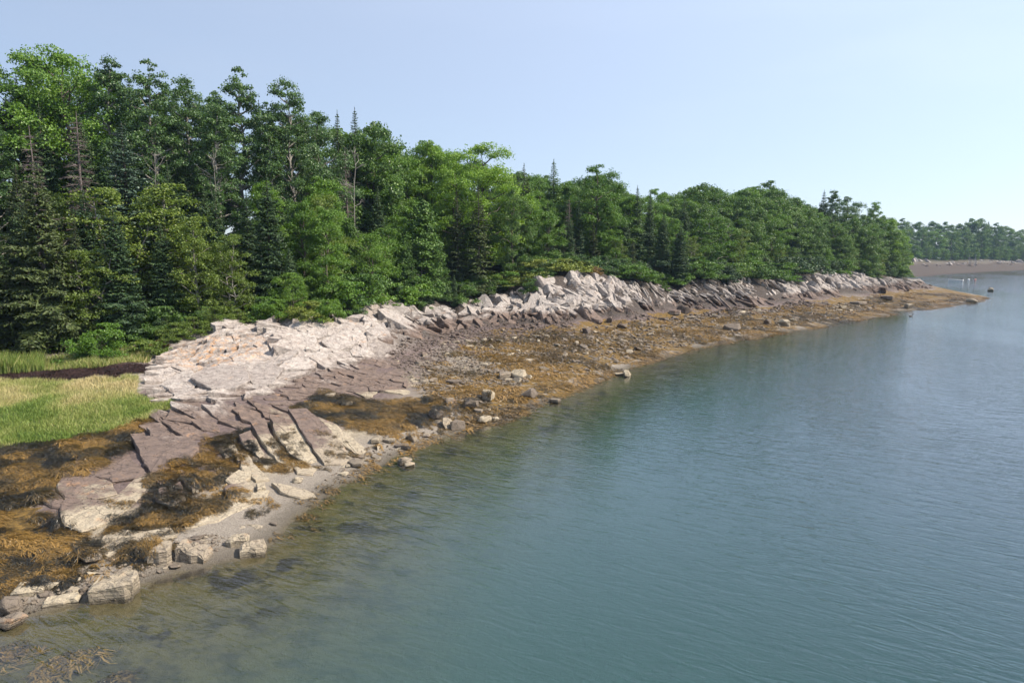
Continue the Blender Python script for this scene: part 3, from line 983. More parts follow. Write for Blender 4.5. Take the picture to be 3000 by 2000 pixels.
HOLLOW = voronoi_ledge("pale ledge with a dark cave like hollow under its overhang",
              [(1060, 1025), (1150, 1012), (1250, 992), (1340, 968), (1350, 900), (1250, 898), (1150, 890), (1090, 920), (1060, 960)], 0.8, R(50), 2.2, 0.22, MFAR, lift=0.15, off=0.25, seed=21, depth=1.3, dips=0.14, gap=(0.0, 0.05))
def extra_plates(e, foot, top, count, seed, size, thick, nrm, jit):
    """a ledge built by cliff(), handed over to a ledge that already stands"""
    t = cliff("x", foot, top, count, MFAR, seed, size=size, thick=thick, nrm=nrm, jit=jit, over=.1)
    d = t.location - e.location
    for o in list(t.children):
        o.parent = e
        o.matrix_basis = Matrix.Translation(d) @ o.matrix_basis
    bpy.data.objects.remove(t)


voronoi_ledge("low pinkish grey ledge with ragged vertical cracks above the pebbly beach",
              [(1330, 968), (1420, 955), (1500, 948), (1610, 942), (1640, 900), (1600, 850), (1520, 872), (1430, 885), (1350, 893)], 0.75, R(75), 2.0, 0.22, MFAR, lift=0.15, off=0.22, seed=22, depth=1.2, dips=0.16, gap=(0.0, 0.05))
LOWL = [o for o in COL.objects if o.get("label", "").startswith("low pinkish")][0]
extra_plates(HOLLOW, [(1080, 1020), (1170, 1010), (1260, 995), (1340, 975)], [(1085, 925, 57), (1150, 888, 64.5), (1250, 895, 67), (1350, 892, 69.5)], 20, 29, (1.2, 3.2), (0.5, 1.1), (0.48, -0.28, 0.82), 0.2)
extra_plates(LOWL, [(1330, 975), (1420, 962), (1500, 955), (1600, 948)], [(1350, 892, 70), (1430, 882, 73), (1520, 870, 75), (1600, 838, 75)], 18, 30, (1.0, 2.6), (0.4, 1.0), (0.5, -0.4, 0.75), 0.25)
cliff("tall blocky pale bluff bearing a tuft of brown grass", [(1590, 962), (1680, 950), (1760, 935), (1850, 925)], [(1590, 835, 75.5), (1680, 820, 77.5), (1760, 818, 79.5), (1830, 815, 82)], 95, MFAR, 23,
      size=(1.2, 3.0), thick=(0.6, 1.2), nrm=(0.48, -0.42, 0.76), jit=0.18, over=0.0)
cliff("dark cleft cliff of steep thin plates beside the blocky bluff", [(1850, 922), (1930, 920), (2000, 915), (2060, 912)], [(1840, 820, 84), (1920, 835, 88), (2000, 845, 91.5), (2060, 835, 92.5)], 80, MFAR, 24,
      size=(1.0, 2.6), thick=(0.12, 0.34), nrm=(0.74, -0.10, 0.62), jit=0.08, down=(0.65, -0.25, -0.75), over=0.05)
cliff("row of thin leaning slabs stacked like tilted books", [(2050, 912), (2120, 915), (2200, 900), (2290, 893)], [(2060, 832, 93), (2130, 825, 96), (2220, 822, 102), (2300, 815, 109)], 105, MFAR, 25,
      size=(1.2, 3.0), thick=(0.14, 0.4), nrm=(0.68, -0.14, 0.68), jit=0.10, down=(0.68, -0.25, -0.7), over=0.05)
cliff("bright white jumbled ledge under the round shore bush", [(2290, 893), (2380, 885), (2450, 872), (2520, 862)], [(2300, 815, 110), (2400, 802, 117), (2460, 800, 121), (2530, 803, 129)], 100, MFAR, 26,
      size=(1.1, 3.0), thick=(0.5, 1.3), nrm=(0.45, -0.25, 0.85), jit=0.24, over=0.05)
cliff("last grey white slabs tapering off at the end of the point", [(2520, 862), (2600, 852), (2680, 848), (2740, 850)], [(2530, 805, 129), (2600, 812, 137), (2660, 820, 143), (2715, 832, 148)], 75, MFAR, 27,
      size=(1.2, 3.0), thick=(0.4, 1.0), nrm=(0.5, -0.15, 0.85), jit=0.2, over=0.05)
cliff("hazy line of pale rocks along the far shore", [(2600, 783), (2750, 784), (2900, 781), (3100, 777)], [(2600, 771, 325), (2750, 771, 340), (2900, 768, 362), (3100, 764, 392)], 70, MFAR, 28,
      size=(2.2, 6.0), thick=(0.7, 1.6), nrm=(0.5, -0.2, 0.8), jit=0.2, over=0.1)

# ------------------------------------------------------------------ stones
def stone_mesh(r, flat=0.6, slab=False):
    bm = bmesh.new()
    if slab:
        n = r.integers(5, 7); a = np.arange(n) / n * 2 * np.pi + r.uniform(-.3, .3, n)
        rad = r.uniform(.75, 1.1, n)
        for k in range(n):
            bm.verts.new((math.cos(a[k]) * rad[k], math.sin(a[k]) * rad[k] * .75, flat * r.uniform(.25, .5)))
            bm.verts.new((math.cos(a[k]) * rad[k] * r.uniform(.85, 1.05), math.sin(a[k]) * rad[k] * .75, -flat * r.uniform(.3, .6)))
        bm.verts.new((r.uniform(-.2, .2), r.uniform(-.2, .2), flat * .55))
    else:
        for k in range(r.integers(14, 20)):
            v = r.normal(size=3); v /= np.linalg.norm(v)
            v = np.sign(v) * np.abs(v) ** 0.75
            bm.verts.new(v * np.array((1, .85, flat)) * r.uniform(.85, 1.1))
    g = bmesh.ops.convex_hull(bm, input=bm.verts[:])
    for v in [v for v in bm.verts if not v.link_faces]:
        bm.verts.remove(v)
    bmesh.ops.bevel(bm, geom=bm.edges[:], offset=0.05, segments=1, affect='EDGES')
    bmesh.ops.triangulate(bm, faces=bm.faces[:])
    me = bpy.data.meshes.new("stone"); bm.to_mesh(me); bm.free()
    me.polygons.foreach_set("use_smooth", np.zeros(len(me.polygons), bool))
    return me


MSTONE = rock_material("beach_stone", 1.5, 9.0, dull=0.75)
MBLOCK = rock_material("shore_boulder", 1.5, 9.0, dull=0.15)
MSHING = rock_material("shingle_stone", 1.3, 9.0, dull=0.6)
rs = np.random.default_rng(31)
STONES = [stone_mesh(rs, rs.uniform(.5, .8)) for _ in range(7)] + [stone_mesh(rs, rs.uniform(.35, .55), True) for _ in range(7)]
for me in STONES:
    me.materials.append(MSTONE)
ORD = ["first", "second", "third", "fourth", "fifth", "sixth", "seventh", "eighth", "ninth", "tenth", "eleventh", "twelfth", "thirteenth", "fourteenth", "fifteenth", "sixteenth", "seventeenth", "eighteenth", "nineteenth", "twentieth", "twenty first", "twenty second", "twenty third", "twenty fourth", "twenty fifth", "twenty sixth", "twenty seventh", "twenty eighth", "twenty ninth", "thirtieth", "thirty first", "thirty second"]


def boulder(u, v, wpx, k, label, hgt=0.6, yaw=0.0, depth=0.8, name="boulder", sink=0.18, tilt=0.0):
    p = hit(u, v)
    dist = p[1]
    w = wpx / F * dist
    o = obj(name, STONES[k % len(STONES)])
    o.scale = (w * .5, w * .5 * depth, w * hgt * (.8 if k < 7 else 1.1))
    o.rotation_euler = (tilt, tilt * .5, yaw)
    o.location = (p[0], p[1] + w * .2, p[2] + o.scale[2] * (0.5 - sink))
    tag(o, label, "boulder", "boulders on the shore")
    note_surface(o)
    return o


def block(u, v, dims, yaw, label, seed, tilt=(0, 0)):
    r = np.random.default_rng(seed)
    p = hit(u, v)
    x, y, z = (d * .84 for d in dims)
    tilt = (tilt[0] + r.uniform(-.16, .10), tilt[1] + r.uniform(-.05, .16))
    poly = np.array([(-x, -y), (x * .2, -y * 1.08), (x, -y * .9), (x * 1.05, y * .3), (x * .9, y), (-x * .3, y * 1.05), (-x * .95, y * .9)]) * .5
    me = slab_mesh("boulder", poly, lambda q: np.full(len(q), z) + q[:, 0] * tilt[0] + q[:, 1] * tilt[1], z * 1.5, r, seg=0.2, jag=0.06, bev=0.07, rough=0.05)
    o = obj("boulder", me, MBLOCK)
    o.location = (p[0], p[1] + y * .4, p[2] - 0.04)
    o.rotation_euler = (0, 0, yaw)
    tag(o, label, "boulder", "boulders on the shore")
    note_surface(o)
    return o


block(320, 1762, (1.25, 0.85, 0.62), 0.25, "square cut cream boulder standing at the water's edge", 51, (0.03, 0))
block(170, 1775, (0.95, 0.5, 0.22), 0.35, "low flat stone lying in front of the square cream boulder", 52)
block(460, 1655, (0.62, 0.7, 0.66), 0.15, "upright cream boulder with a black shaded side", 53, (0.1, 0))
block(560, 1648, (1.0, 0.75, 0.5), -0.1, "sloping cream boulder wearing brown weed beside the upright one", 54, (-0.22, 0))
block(735, 1632, (0.85, 0.6, 0.42), 0.3, "split cream boulder sitting alone in the shallow water", 55, (-0.1, 0.1))
block(690, 1600, (0.75, 0.6, 0.34), 0.1, "boulder topped with rusty weed behind the split boulder", 56)
block(75, 1745, (0.9, 0.6, 0.28), 0.2, "wide pale stone at the left of the shoreline", 57)
boulder(15, 1810, 95, 2, "rounded grey stone cut off by the lower left corner", .8)
boulder(10, 1845, 110, 5, "grey stone half in the water at the left edge of the picture", .55)
boulder(250, 1655, 80, 3, "dark weed covered hump above the square cream boulder", .8)
boulder(150, 1560, 45, 1, "small upright stone amid the dark weed below the smooth slabs", 1.0)
block(725, 1552, (0.95, 0.5, 0.07), 0.15, "thin dark grey slate lying flat on wet sand", 58)
HERO = [(1275, 1228, 50, 4, "pointed cream boulder on the sand beside the seaweed mat", .85), (1310, 1255, 60, 1, "blocky cream boulder in front of the pointed one", .7), (1340, 1262, 55, 0, "round cream boulder with weed on its shoulder", .7),
        (1430, 1175, 60, 8, "dark weed topped boulder higher on the stony beach", .8), (1380, 1198, 55, 2, "brown weed draped boulder below the dark topped one", .8), (1400, 1212, 45, 9, "pale wedge stone beside the weed draped boulder", .5),
        (1418, 1240, 50, 3, "half weedy boulder near the waterline pebbles", .7), (1447, 1235, 34, 5, "grey stone touching the half weedy boulder", .7), (1550, 1165, 70, 6, "low wide boulder with weed fringe near the waterline", .5),
        (1628, 1182, 40, 10, "small cream stone right at the waterline in mid beach", .5), (1212, 1292, 62, 0, "smooth rounded grey boulder alone on the open sand", .5), (1180, 1318, 60, 11, "flat triangular stone below the smooth grey boulder", .4),
        (1100, 1300, 60, 7, "weedy flat stone left of the smooth grey boulder", .5), (1140, 1300, 45, 12, "cream flat stone next to the weedy flat one", .5), (1105, 1318, 40, 13, "little grey wedge on the sand below the weedy flat stone", .5),
        (1185, 1360, 45, 4, "orange weed covered stone by the water on the sand spit", .6), (1040, 1365, 75, 8, "long low weedy stone at the foot of the cream slabs", .3), (1005, 1395, 38, 9, "small slate blue stone on the damp sand", .5),
        (1050, 1345, 30, 5, "small pale stone on the sand just right of the cream slabs", .6), (1200, 1370, 40, 2, "rusty weed stone nearest the water below the spit", .5), (1520, 1110, 60, 6, "pale upright slab stone in the middle of the beach", .6),
        (1480, 1110, 60, 12, "brown weedy hump behind the pale upright stone", .5), (1330, 1128, 60, 13, "cream slab stone at the shelf end", .4), (1838, 1103, 40, 4, "cream rock standing alone in the water off the beach", .7),
        (1815, 1100, 40, 10, "flat rock tip breaking the water beside the lone cream rock", .25), (1785, 945, 34, 1, "black boulder in golden weed under the blocky bluff", .8), (1825, 963, 34, 3, "dark rounded boulder below the black one", .7),
        (1720, 978, 40, 2, "nearly black oval weed boulder on the upper beach", .6), (1980, 925, 50, 9, "grey boulder fallen under the dark cleft cliff", .6), (2005, 918, 44, 0, "pinkish boulder next to the cleft cliff foot", .7), (2020, 914, 30, 8, "small pale block at the cliff foot gap", .6),
        (2150, 970, 60, 6, "brown low boulder in the middle of the far beach", .5), (2250, 950, 34, 1, "dark boulder on the outer beach", .7), (2300, 955, 44, 2, "rounded brown boulder on the outer beach near the water", .6),
        (2667, 905, 38, 3, "dark round boulder on the tip's golden weed by the water", .7), (2850, 888, 40, 5, "dark boulder at the waterline near the tip", .6), (2905, 853, 24, 4, "little dark rock off the tip of the point", .6),
        (2520, 895, 60, 9, "black wet slab on the beach of the point", .35), (2600, 880, 44, 8, "dark tilted stone toward the tip", .5), (2470, 905, 26, 1, "small dark stone above the waterline of the point", .6),
        (845, 1380, 34, 8, "small pale wedge at the foot of the cream slabs", .5), (870, 1415, 34, 4, "white round cobble on the sand beneath the cream slabs", .7), (1010, 1190, 60, 12, "pale flat stone half sunk in the brown seaweed mat", .4), (965, 1165, 44, 9, "purple stone poking out of the seaweed mat", .5), (800, 1540, 34, 11, "blue grey stone in the wet sand edge", .4)]
for k, (u, v, w, sh, lab, hg) in enumerate(HERO):
    boulder(u, v, w, sh, lab, hg, yaw=k * 1.7)

# rubble: the larger pieces one by one, the rest of the shingle as one mass
STONEPOLY = [("angular grey stone in the shingle fan below the purple shelf", "stones of the shingle fan", pxpoly([(1190, 1115), (1120, 1040), (1240, 985), (1330, 962), (1450, 948), (1680, 930), (1660, 1040), (1500, 1150), (1420, 1180), (1330, 1190), (1260, 1150)]), 190, (0.18, 0.5)),
             ("dark weedy stone on the golden seaweed beach under the bluffs", "stones on the golden beach", pxpoly([(1560, 1000), (1750, 955), (2000, 920), (2300, 900), (2550, 870), (2650, 870), (2500, 925), (2200, 975), (1900, 1030), (1700, 1100), (1580, 1110)]), 110, (0.28, 0.75)),
             ("broken slab piece fallen at the foot of the leaning slabs", "fallen pieces at the cliff foot", pxpoly([(1850, 925), (2050, 918), (2200, 905), (2420, 885), (2430, 895), (2200, 922), (2000, 932), (1850, 940)]), 55, (0.4, 1.0)),
             ("small cream stone on the sand between slabs and waterline", "stones on the sand", pxpoly([(1000, 1370), (1100, 1290), (1290, 1215), (1500, 1180), (1600, 1165), (1380, 1245), (1200, 1310), (1090, 1365), (960, 1430), (900, 1450)]), 34, (0.10, 0.26)),
             ("cream stone wedged among the weed below the smooth slabs", "stones at the cove waterline", pxpoly([(0, 1760), (150, 1700), (300, 1660), (480, 1600), (640, 1560), (700, 1590), (540, 1660), (380, 1705), (200, 1765), (0, 1820)]), 40, (0.10, 0.3))]
rubble = Geo()
SV = []
for me in STONES:
    V = np.empty(len(me.vertices) * 3, np.float32); me.vertices.foreach_get("co", V)
    t = np.array([tuple(p.vertices) for p in me.polygons])
    SV.append((V.reshape(-1, 3), t))
SVL = [stone_mesh(rs, 0.5) if k % 2 else stone_mesh(rs, 0.4, True) for k in range(8)]
# plain unbevelled hulls for the small shingle
def tiny_stone(r):
    bm = bmesh.new()
    for k in range(9):
        v = r.normal(size=3); v /= np.linalg.norm(v)
        bm.verts.new(v * np.array((1, .8, .5)))
    bmesh.ops.convex_hull(bm, input=bm.verts[:])
    bmesh.ops.triangulate(bm, faces=bm.faces[:])
    V = np.array([v.co[:] for v in bm.verts]); bm.verts.index_update()
    t = np.array([[v.index for v in f.verts] for f in bm.faces]); bm.free()
    return V, t
TINY = [tiny_stone(rs) for _ in range(10)]


def scatter_in(poly, n, r):
    lo, hi = poly.min(0), poly.max(0)
    p = r.uniform(lo, hi, (n * 6, 2))
    return p[inpoly(p[:, 0], p[:, 1], poly)][:n]


for lab, grp, poly, cnt, (s0, s1) in STONEPOLY:
    pts = scatter_in(poly, cnt, rs)
    for k, (x, y) in enumerate(pts):
        s = s0 + (s1 - s0) * rs.random() ** 2
        o = obj("beach_stone", STONES[rs.integers(len(STONES))])
        o.scale = (s, s * rs.uniform(.6, .9), s * rs.uniform(.45, .8))
        o.rotation_euler = (rs.normal() * .2, rs.normal() * .2, rs.uniform(0, 6.28))
        o.location = (x, y, float(H(x, y)) + s * .12)
        tag(o, lab, "stone", grp)
    small = scatter_in(poly, {190: 9000, 110: 4600, 55: 2200, 34: 800, 40: 900}[cnt], rs)
    zs = H(small[:, 0], small[:, 1])
    for (x, y), z in zip(small, zs):
        V, t = TINY[rs.integers(10)]
        s = s0 * (.22 + 1.0 * rs.random() ** 2.5)
        a = rs.uniform(0, 6.28); ca, sa = math.cos(a) * s, math.sin(a) * s
        W = np.column_stack([V[:, 0] * ca - V[:, 1] * sa + x, V[:, 0] * sa + V[:, 1] * ca + y, V[:, 2] * s + z + s * .1])
        rubble.add(W, None, t)
tag(obj("shingle", rubble.mesh("shingle"), MSHING), "small loose stones scattered over the beach", "shingle", kind="stuff")

# ------------------------------------------------------------------ drop test surface
gv = np.stack([MX, MY, GZ], -1)
ii = np.where((GX > -31) & (GX < 40))[0]; jj = np.where((GY > 11) & (GY < 78))[0]
sub = gv[jj[0]:jj[-1] + 1, ii[0]:ii[-1] + 1]
ny_, nx_ = sub.shape[:2]
i_, j_ = np.meshgrid(np.arange(nx_ - 1), np.arange(ny_ - 1))
gq = np.stack([j_ * nx_ + i_, j_ * nx_ + i_ + 1, (j_ + 1) * nx_ + i_ + 1, (j_ + 1) * nx_ + i_], -1).reshape(-1, 4)
AV = [sub.reshape(-1, 3)]; AF = gq.tolist(); base_ = len(AV[0])
for V, polys in SURF:
    AF += [tuple(k + base_ for k in p) for p in polys]
    AV.append(V); base_ += len(V)
BVH = BVHTree.FromPolygons(np.concatenate(AV).tolist(), AF)


def drop(x, y):
    h = BVH.ray_cast(Vector((x, y, 30)), Vector((0, 0, -1)))
    if h[0] is None:
        return float(H(x, y)), Vector((0, 0, 1))
    return h[0].z, h[1]

# ------------------------------------------------------------------ rockweed
MWEED = tone_material("rockweed", [(0.0, (0.012, 0.011, 0.008)), (0.3, (0.034, 0.028, 0.013)), (0.6, (0.108, 0.068, 0.020)), (1.0, (0.275, 0.160, 0.038))], 0.33, 0.5, 0.12, 0.4)


def weed_clumps(G, C, Nn, Rr, Hh, tone, strands, r, seg=3, width=0.035, flow=None):
    """C (n,3) clump feet with slope normals; strands radiate and hang down slope"""
    n = len(C)
    th = r.uniform(0, 2 * np.pi, (n, strands))
    dx, dy = np.cos(th), np.sin(th)
    sl = Nn[:, None, :2] / np.maximum(Nn[:, None, 2:3], 0.25)          # downhill
    fa = (vnoise(C[:, 0] * .9, C[:, 1] * .9, 55) - .5) * 5.0; fx = np.cos(fa)[:, None] * .9; fy = np.sin(fa)[:, None] * .9
    dirx = dx * 1.1 + sl[..., 0] * 1.6 + fx + (0 if flow is None else flow[0]); diry = dy * 1.1 + sl[..., 1] * 1.6 + fy + (0 if flow is None else flow[1])
    nn = np.sqrt(dirx ** 2 + diry ** 2) + 1e-6
    dirx, diry = dirx / nn, diry / nn
    r0 = np.sqrt(r.uniform(0, .8, (n, strands))) * Rr[:, None]
    ln = r.uniform(.45, 1.05, (n, strands)) * Rr[:, None]
    curl = r.normal(0, 1.1, (n, strands))
    pts = []
    for k in range(seg + 1):
        s = k / seg
        rr = r0 + ln * s
        ax = dirx * np.cos(curl * s) - diry * np.sin(curl * s); ay = dirx * np.sin(curl * s) + diry * np.cos(curl * s)
        ox = dx * r0 + ax * ln * s; oy = dy * r0 + ay * ln * s
        g = -(ox * sl[..., 0] + oy * sl[..., 1]); g = np.clip(g, -1.2 * Rr[:, None], .6 * Rr[:, None])
        q = np.sqrt(ox ** 2 + oy ** 2) / (Rr[:, None] * 1.3)
        hz = Hh[:, None] * np.clip(1 - q ** 2, 0, 1) + r.uniform(0.0, .04, (n, strands))
        pts.append(np.stack([C[:, None, 0] + ox, C[:, None, 1] + oy, C[:, None, 2] + g + hz], -1))
    pts = np.stack(pts, 2)                     # n, strands, seg+1, 3
    wv = np.stack([-diry, dirx, np.zeros_like(dirx)], -1)[:, :, None, :] * width * .5
    taper = np.linspace(1, .45, seg + 1)[None, None, :, None]
    wz = r.uniform(.6, 1.4, (n, strands))[:, :, None, None]
    A_ = pts + wv * taper * wz; B_ = pts - wv * taper * wz
    V = np.stack([A_, B_], 3).reshape(-1, 3)
    m = n * strands
    b = (np.arange(m) * (seg + 1) * 2)[:, None, None]
    k = (np.arange(seg) * 2)[None, :, None]
    q = (b + k + np.array([0, 1, 3, 2])[None, None]).reshape(-1, 4)
    tn = np.clip(tone[:, None] + r.normal(0, .10, (n, strands)), 0, 1)
    G.add(V, q, a=np.repeat(tn.ravel(), (seg + 1) * 2))


def weed_patch(name, label, pts, rad, hgt, strands, r, width=0.035, seg=3, tone=(0.1, 0.9), ray=True, flow=None, tscale=0.55):
    C, N_ = [], []
    for x, y in pts:
        if ray:
            z, nn = drop(x, y)
        else:
            z = float(H(x, y)); g = grad(x, y, .5); nn = Vector((-g[0], -g[1], 1)).normalized()
        C.append((x, y, z)); N_.append(nn[:])
    C = np.array(C); N_ = np.array(N_)
    n = len(C)
    Rr = r.uniform(*rad, n); Hh = Rr * r.uniform(*hgt, n)
    t = np.clip((vnoise(C[:, 0] * tscale + 5, C[:, 1] * tscale, 17) - .5) * 1.7 + .5 + r.normal(0, .13, n), 0, 1) * (tone[1] - tone[0]) + tone[0]
    G = Geo()
    weed_clumps(G, C, N_, Rr, Hh, t, strands, r, seg, width, flow)
    o = tag(obj(name, G.mesh(name, True, True), MWEED), label, "seaweed", kind="stuff")
    return o


rw = np.random.default_rng(61)
wf = scatter_in(WEEDFLAT, 820, rw)
wf = wf[vnoise(wf[:, 0] * 1.1, wf[:, 1] * 1.1, 91) > .27]
weed_patch("rockweed", "thick golden and black rockweed covering the flat below the marsh grass", wf, (0.25, 0.5), (0.12, 0.34), 105, rw, 0.019, 2, tone=(0.0, 0.92), flow=(0.5, -0.3), tscale=1.1)
weed_patch("rockweed", "brown rockweed mat on the shore between purple shelf and sand", scatter_in(MATMID, 340, rw), (0.25, 0.5), (0.12, 0.4), 100, rw, 0.019, 2, tone=(0.05, 0.8), flow=(0.2, -0.3), tscale=1.2)
# clefts and hollows between the foreground slabs
CLEFT = [pxpoly(p) for p in ([(440, 1400), (560, 1350), (590, 1310), (680, 1290), (720, 1330), (700, 1380), (640, 1420), (600, 1460), (560, 1500), (470, 1520), (410, 1500), (430, 1440)],
                             [(330, 1520), (450, 1490), (560, 1480), (700, 1440), (640, 1510), (540, 1550), (440, 1560), (330, 1570), (290, 1550)],
                             [(735, 1300), (765, 1345), (850, 1375), (840, 1390), (760, 1380), (700, 1320)], [(820, 1300), (850, 1350), (900, 1372), (880, 1380), (830, 1350)],
                             [(600, 1285), (700, 1265), (800, 1240), (740, 1262), (650, 1310), (600, 1310)],
                             [(-50, 1640), (150, 1560), (250, 1570), (300, 1640), (200, 1720), (60, 1740), (-50, 1760)],
                             [(360, 1600), (440, 1590), (470, 1640), (400, 1670), (340, 1650)])]
pts = np.concatenate([scatter_in(p, k, rw) for p, k in zip(CLEFT, (210, 110, 34, 26, 46, 150, 40))])
weed_patch("rockweed", "dark rockweed stuffed in the clefts between the foreground slabs", pts, (0.14, 0.34), (0.12, 0.36), 80, rw, 0.017, 2, tone=(0.0, 0.8), tscale=1.3)
# scraps on slabs, boulders and sand
p1 = np.concatenate([scatter_in(pxpoly([(200, 1480), (450, 1410), (700, 1330), (900, 1260), (1080, 1330), (900, 1440), (700, 1540), (500, 1640), (250, 1760), (60, 1800)]), 900, rw),
                     scatter_in(pxpoly([(880, 1440), (1000, 1340), (1290, 1210), (1500, 1120), (1650, 1120), (1560, 1200), (1300, 1275), (1100, 1375), (960, 1445)]), 700, rw)])
keep = vnoise(p1[:, 0] * 1.3, p1[:, 1] * 1.3, 5) > 0.60
weed_patch("rockweed", "scraps of rusty weed on the slabs, boulders and sand", p1[keep], (0.08, 0.22), (0.15, 0.35), 34, rw, 0.018, 2, tone=(0.3, 0.95))
# fringe along the waterline and out on the long beach
SW = np.array([P(u, v, 0)[:2] for u, v in SHORE])
LONG = np.concatenate([pxpoly([(1330, 1150), (1420, 1050), (1500, 1000), (1700, 970), (1900, 930), (2100, 915), (2350, 890), (2550, 868), (2700, 855), (2800, 862), (2880, 872)]), SW[::-1][0:16]])
pl = np.concatenate([scatter_in(LONG, 5200, rw), scatter_in(pxpoly([(1230, 1160), (1260, 1080), (1350, 1010), (1500, 975), (1650, 955), (1700, 1000), (1600, 1110), (1400, 1220)]), 900, rw)])
kp = vnoise(pl[:, 0] * .55 + pl[:, 1] * .2, pl[:, 1] * .9, 8) > 0.40
weed_patch("rockweed", "golden brown weed spread over the long beach below the bluffs", pl[kp], (0.25, 0.75), (0.08, 0.30), 22, rw, 0.06, 2, tone=(0.42, 1.0), ray=False, tscale=0.35)
fr = []
for k in range(len(SW) - 1):
    a, b = SW[k], SW[k + 1]
    L = np.linalg.norm(b - a)
    if k < 9: continue
    for s in np.arange(0, L, 0.22):
        fr.append(a + (b - a) * s / L + rw.normal(0, .35, 2))
weed_patch("rockweed", "band of orange weed left along the waterline", np.array(fr), (0.15, 0.35), (0.08, 0.25), 14, rw, 0.04, 2, tone=(0.55, 1.0), ray=False)
# submerged tufts that just reach the surface
us = [(150, 1935, .75), (210, 1905, .6), (320, 1960, .4), (20, 1900, .5)]
up = np.array([hit(u, v)[:2] for u, v, s in us])
ub = np.concatenate([up[k] + rw.normal(0, s * .35, (6, 2)) for k, (u, v, s) in enumerate(us)])
C = np.column_stack([ub, H(ub[:, 0], ub[:, 1])])
G = Geo()
weed_clumps(G, C, np.tile((0, 0, 1.0), (len(C), 1)), rw.uniform(.2, .45, len(C)), np.clip(-.22 - C[:, 2], .02, .12), rw.uniform(.35, .85, len(C)), 60, rw, 3, .03)
tag(obj("rockweed", G.mesh("rockweed", True, True), MWEED), "dark weed tufts under the shallow water", "seaweed", kind="stuff")

# ------------------------------------------------------------------ marsh grass, wrack
MGRASS = tone_material("marsh_grass_blades", [(0.0, (0.13, 0.205, 0.040)), (0.35, (0.24, 0.30, 0.075)), (0.65, (0.42, 0.40, 0.155)), (1.0, (0.56, 0.47, 0.25))], 0.55, 0.25, 0.3, 0.3)


def grass(name, label, poly, n, hgt, width, r, tonef, lean=0.35):
    p = scatter_in(poly, n, r)
    n = len(p)
    z = H(p[:, 0], p[:, 1])
    lump = vnoise(p[:, 0] * 1.1, p[:, 1] * 1.1, 71)
    kp = r.random(n) < 0.35 + lump
    p, z, lump = p[kp], z[kp], lump[kp]
    n = len(p)
    h = r.uniform(*hgt, n) * (0.65 + 0.7 * lump)
    a = r.uniform(0, 6.28, n); d = np.stack([np.cos(a), np.sin(a), np.zeros(n)], -1)
    ln = np.stack([r.normal(0.12, lean, n), r.normal(-.05, lean, n), np.zeros(n)], -1)
    b = np.column_stack([p, z - .03])
    w = d * (width * r.uniform(.6, 1.4, n) * .5)[:, None]
    up = np.array((0, 0, 1.0))
    m = b + up * (h * .55)[:, None] + ln * (h * .35)[:, None]
    t = b + up * (h * .95)[:, None] + ln * (h * 1.0)[:, None]
    V = np.stack([b - w, b + w, m + w * .8, m - w * .8, t], 1).reshape(-1, 3)
    o5 = (np.arange(n) * 5)[:, None]
    G = Geo()
    G.add(V, o5 + np.array([0, 1, 2, 3]), o5 + np.array([3, 2, 4]), a=np.repeat(np.clip(tonef(p, r), 0, 1), 5))
    return tag(obj(name, G.mesh(name, False, True), MGRASS), label, "grass", kind="stuff")


rg = np.random.default_rng(81)
far_e = hit(100, 1120)[1]; near_e = hit(100, 1300)[1]
grass("marsh_grass", "bright green salt marsh grass in the cove, yellowing at the back", MARSH, 80000, (0.14, 0.34), 0.024, rg,
      lambda p, r: np.clip((p[:, 1] - near_e - 3.0) / (far_e - near_e), 0, 1) * .85 + (vnoise(p[:, 0] * .8, p[:, 1] * .8, 3) - .5) * .8 + .26 + r.normal(0, .1, len(p)))
BACKG = pxpoly([(-260, 1078), (0, 1072), (130, 1070), (130, 1092), (0, 1100), (-260, 1104)])
grass("tall_grass", "tall green reed grass at the wood edge by the left picture border", BACKG, 9000, (0.6, 1.15), 0.03, rg, lambda p, r: r.normal(.25, .2, len(p)), .2)
grass("tall_grass", "mixed green and straw grass along the wood edge above the wrack line", pxpoly([(130, 1065), (280, 1040), (420, 1035), (440, 1060), (300, 1082), (130, 1090)]), 9000, (0.25, 0.6), 0.03, rg, lambda p, r: r.normal(.45, .25, len(p)), .3)
MWRACK = tone_material("dried_wrack", [(0, (0.009, 0.005, 0.005)), (0.6, (0.038, 0.018, 0.015)), (1, (0.084, 0.046, 0.038))], 0.7, 0.3, 0, .5)
pw = scatter_in(WRACK, 700, rg)
G = Geo()
weed_clumps(G, np.column_stack([pw, H(pw[:, 0], pw[:, 1])]), np.tile((0, 0, 1.0), (len(pw), 1)), rg.uniform(.25, .5, len(pw)), rg.uniform(.05, .14, len(pw)), rg.uniform(.2, .6, len(pw)), 24, rg, 2, .035)
tag(obj("wrack", G.mesh("wrack", True, True), MWRACK), "dark band of dried seaweed wrack behind the marsh grass", "seaweed", kind="stuff")

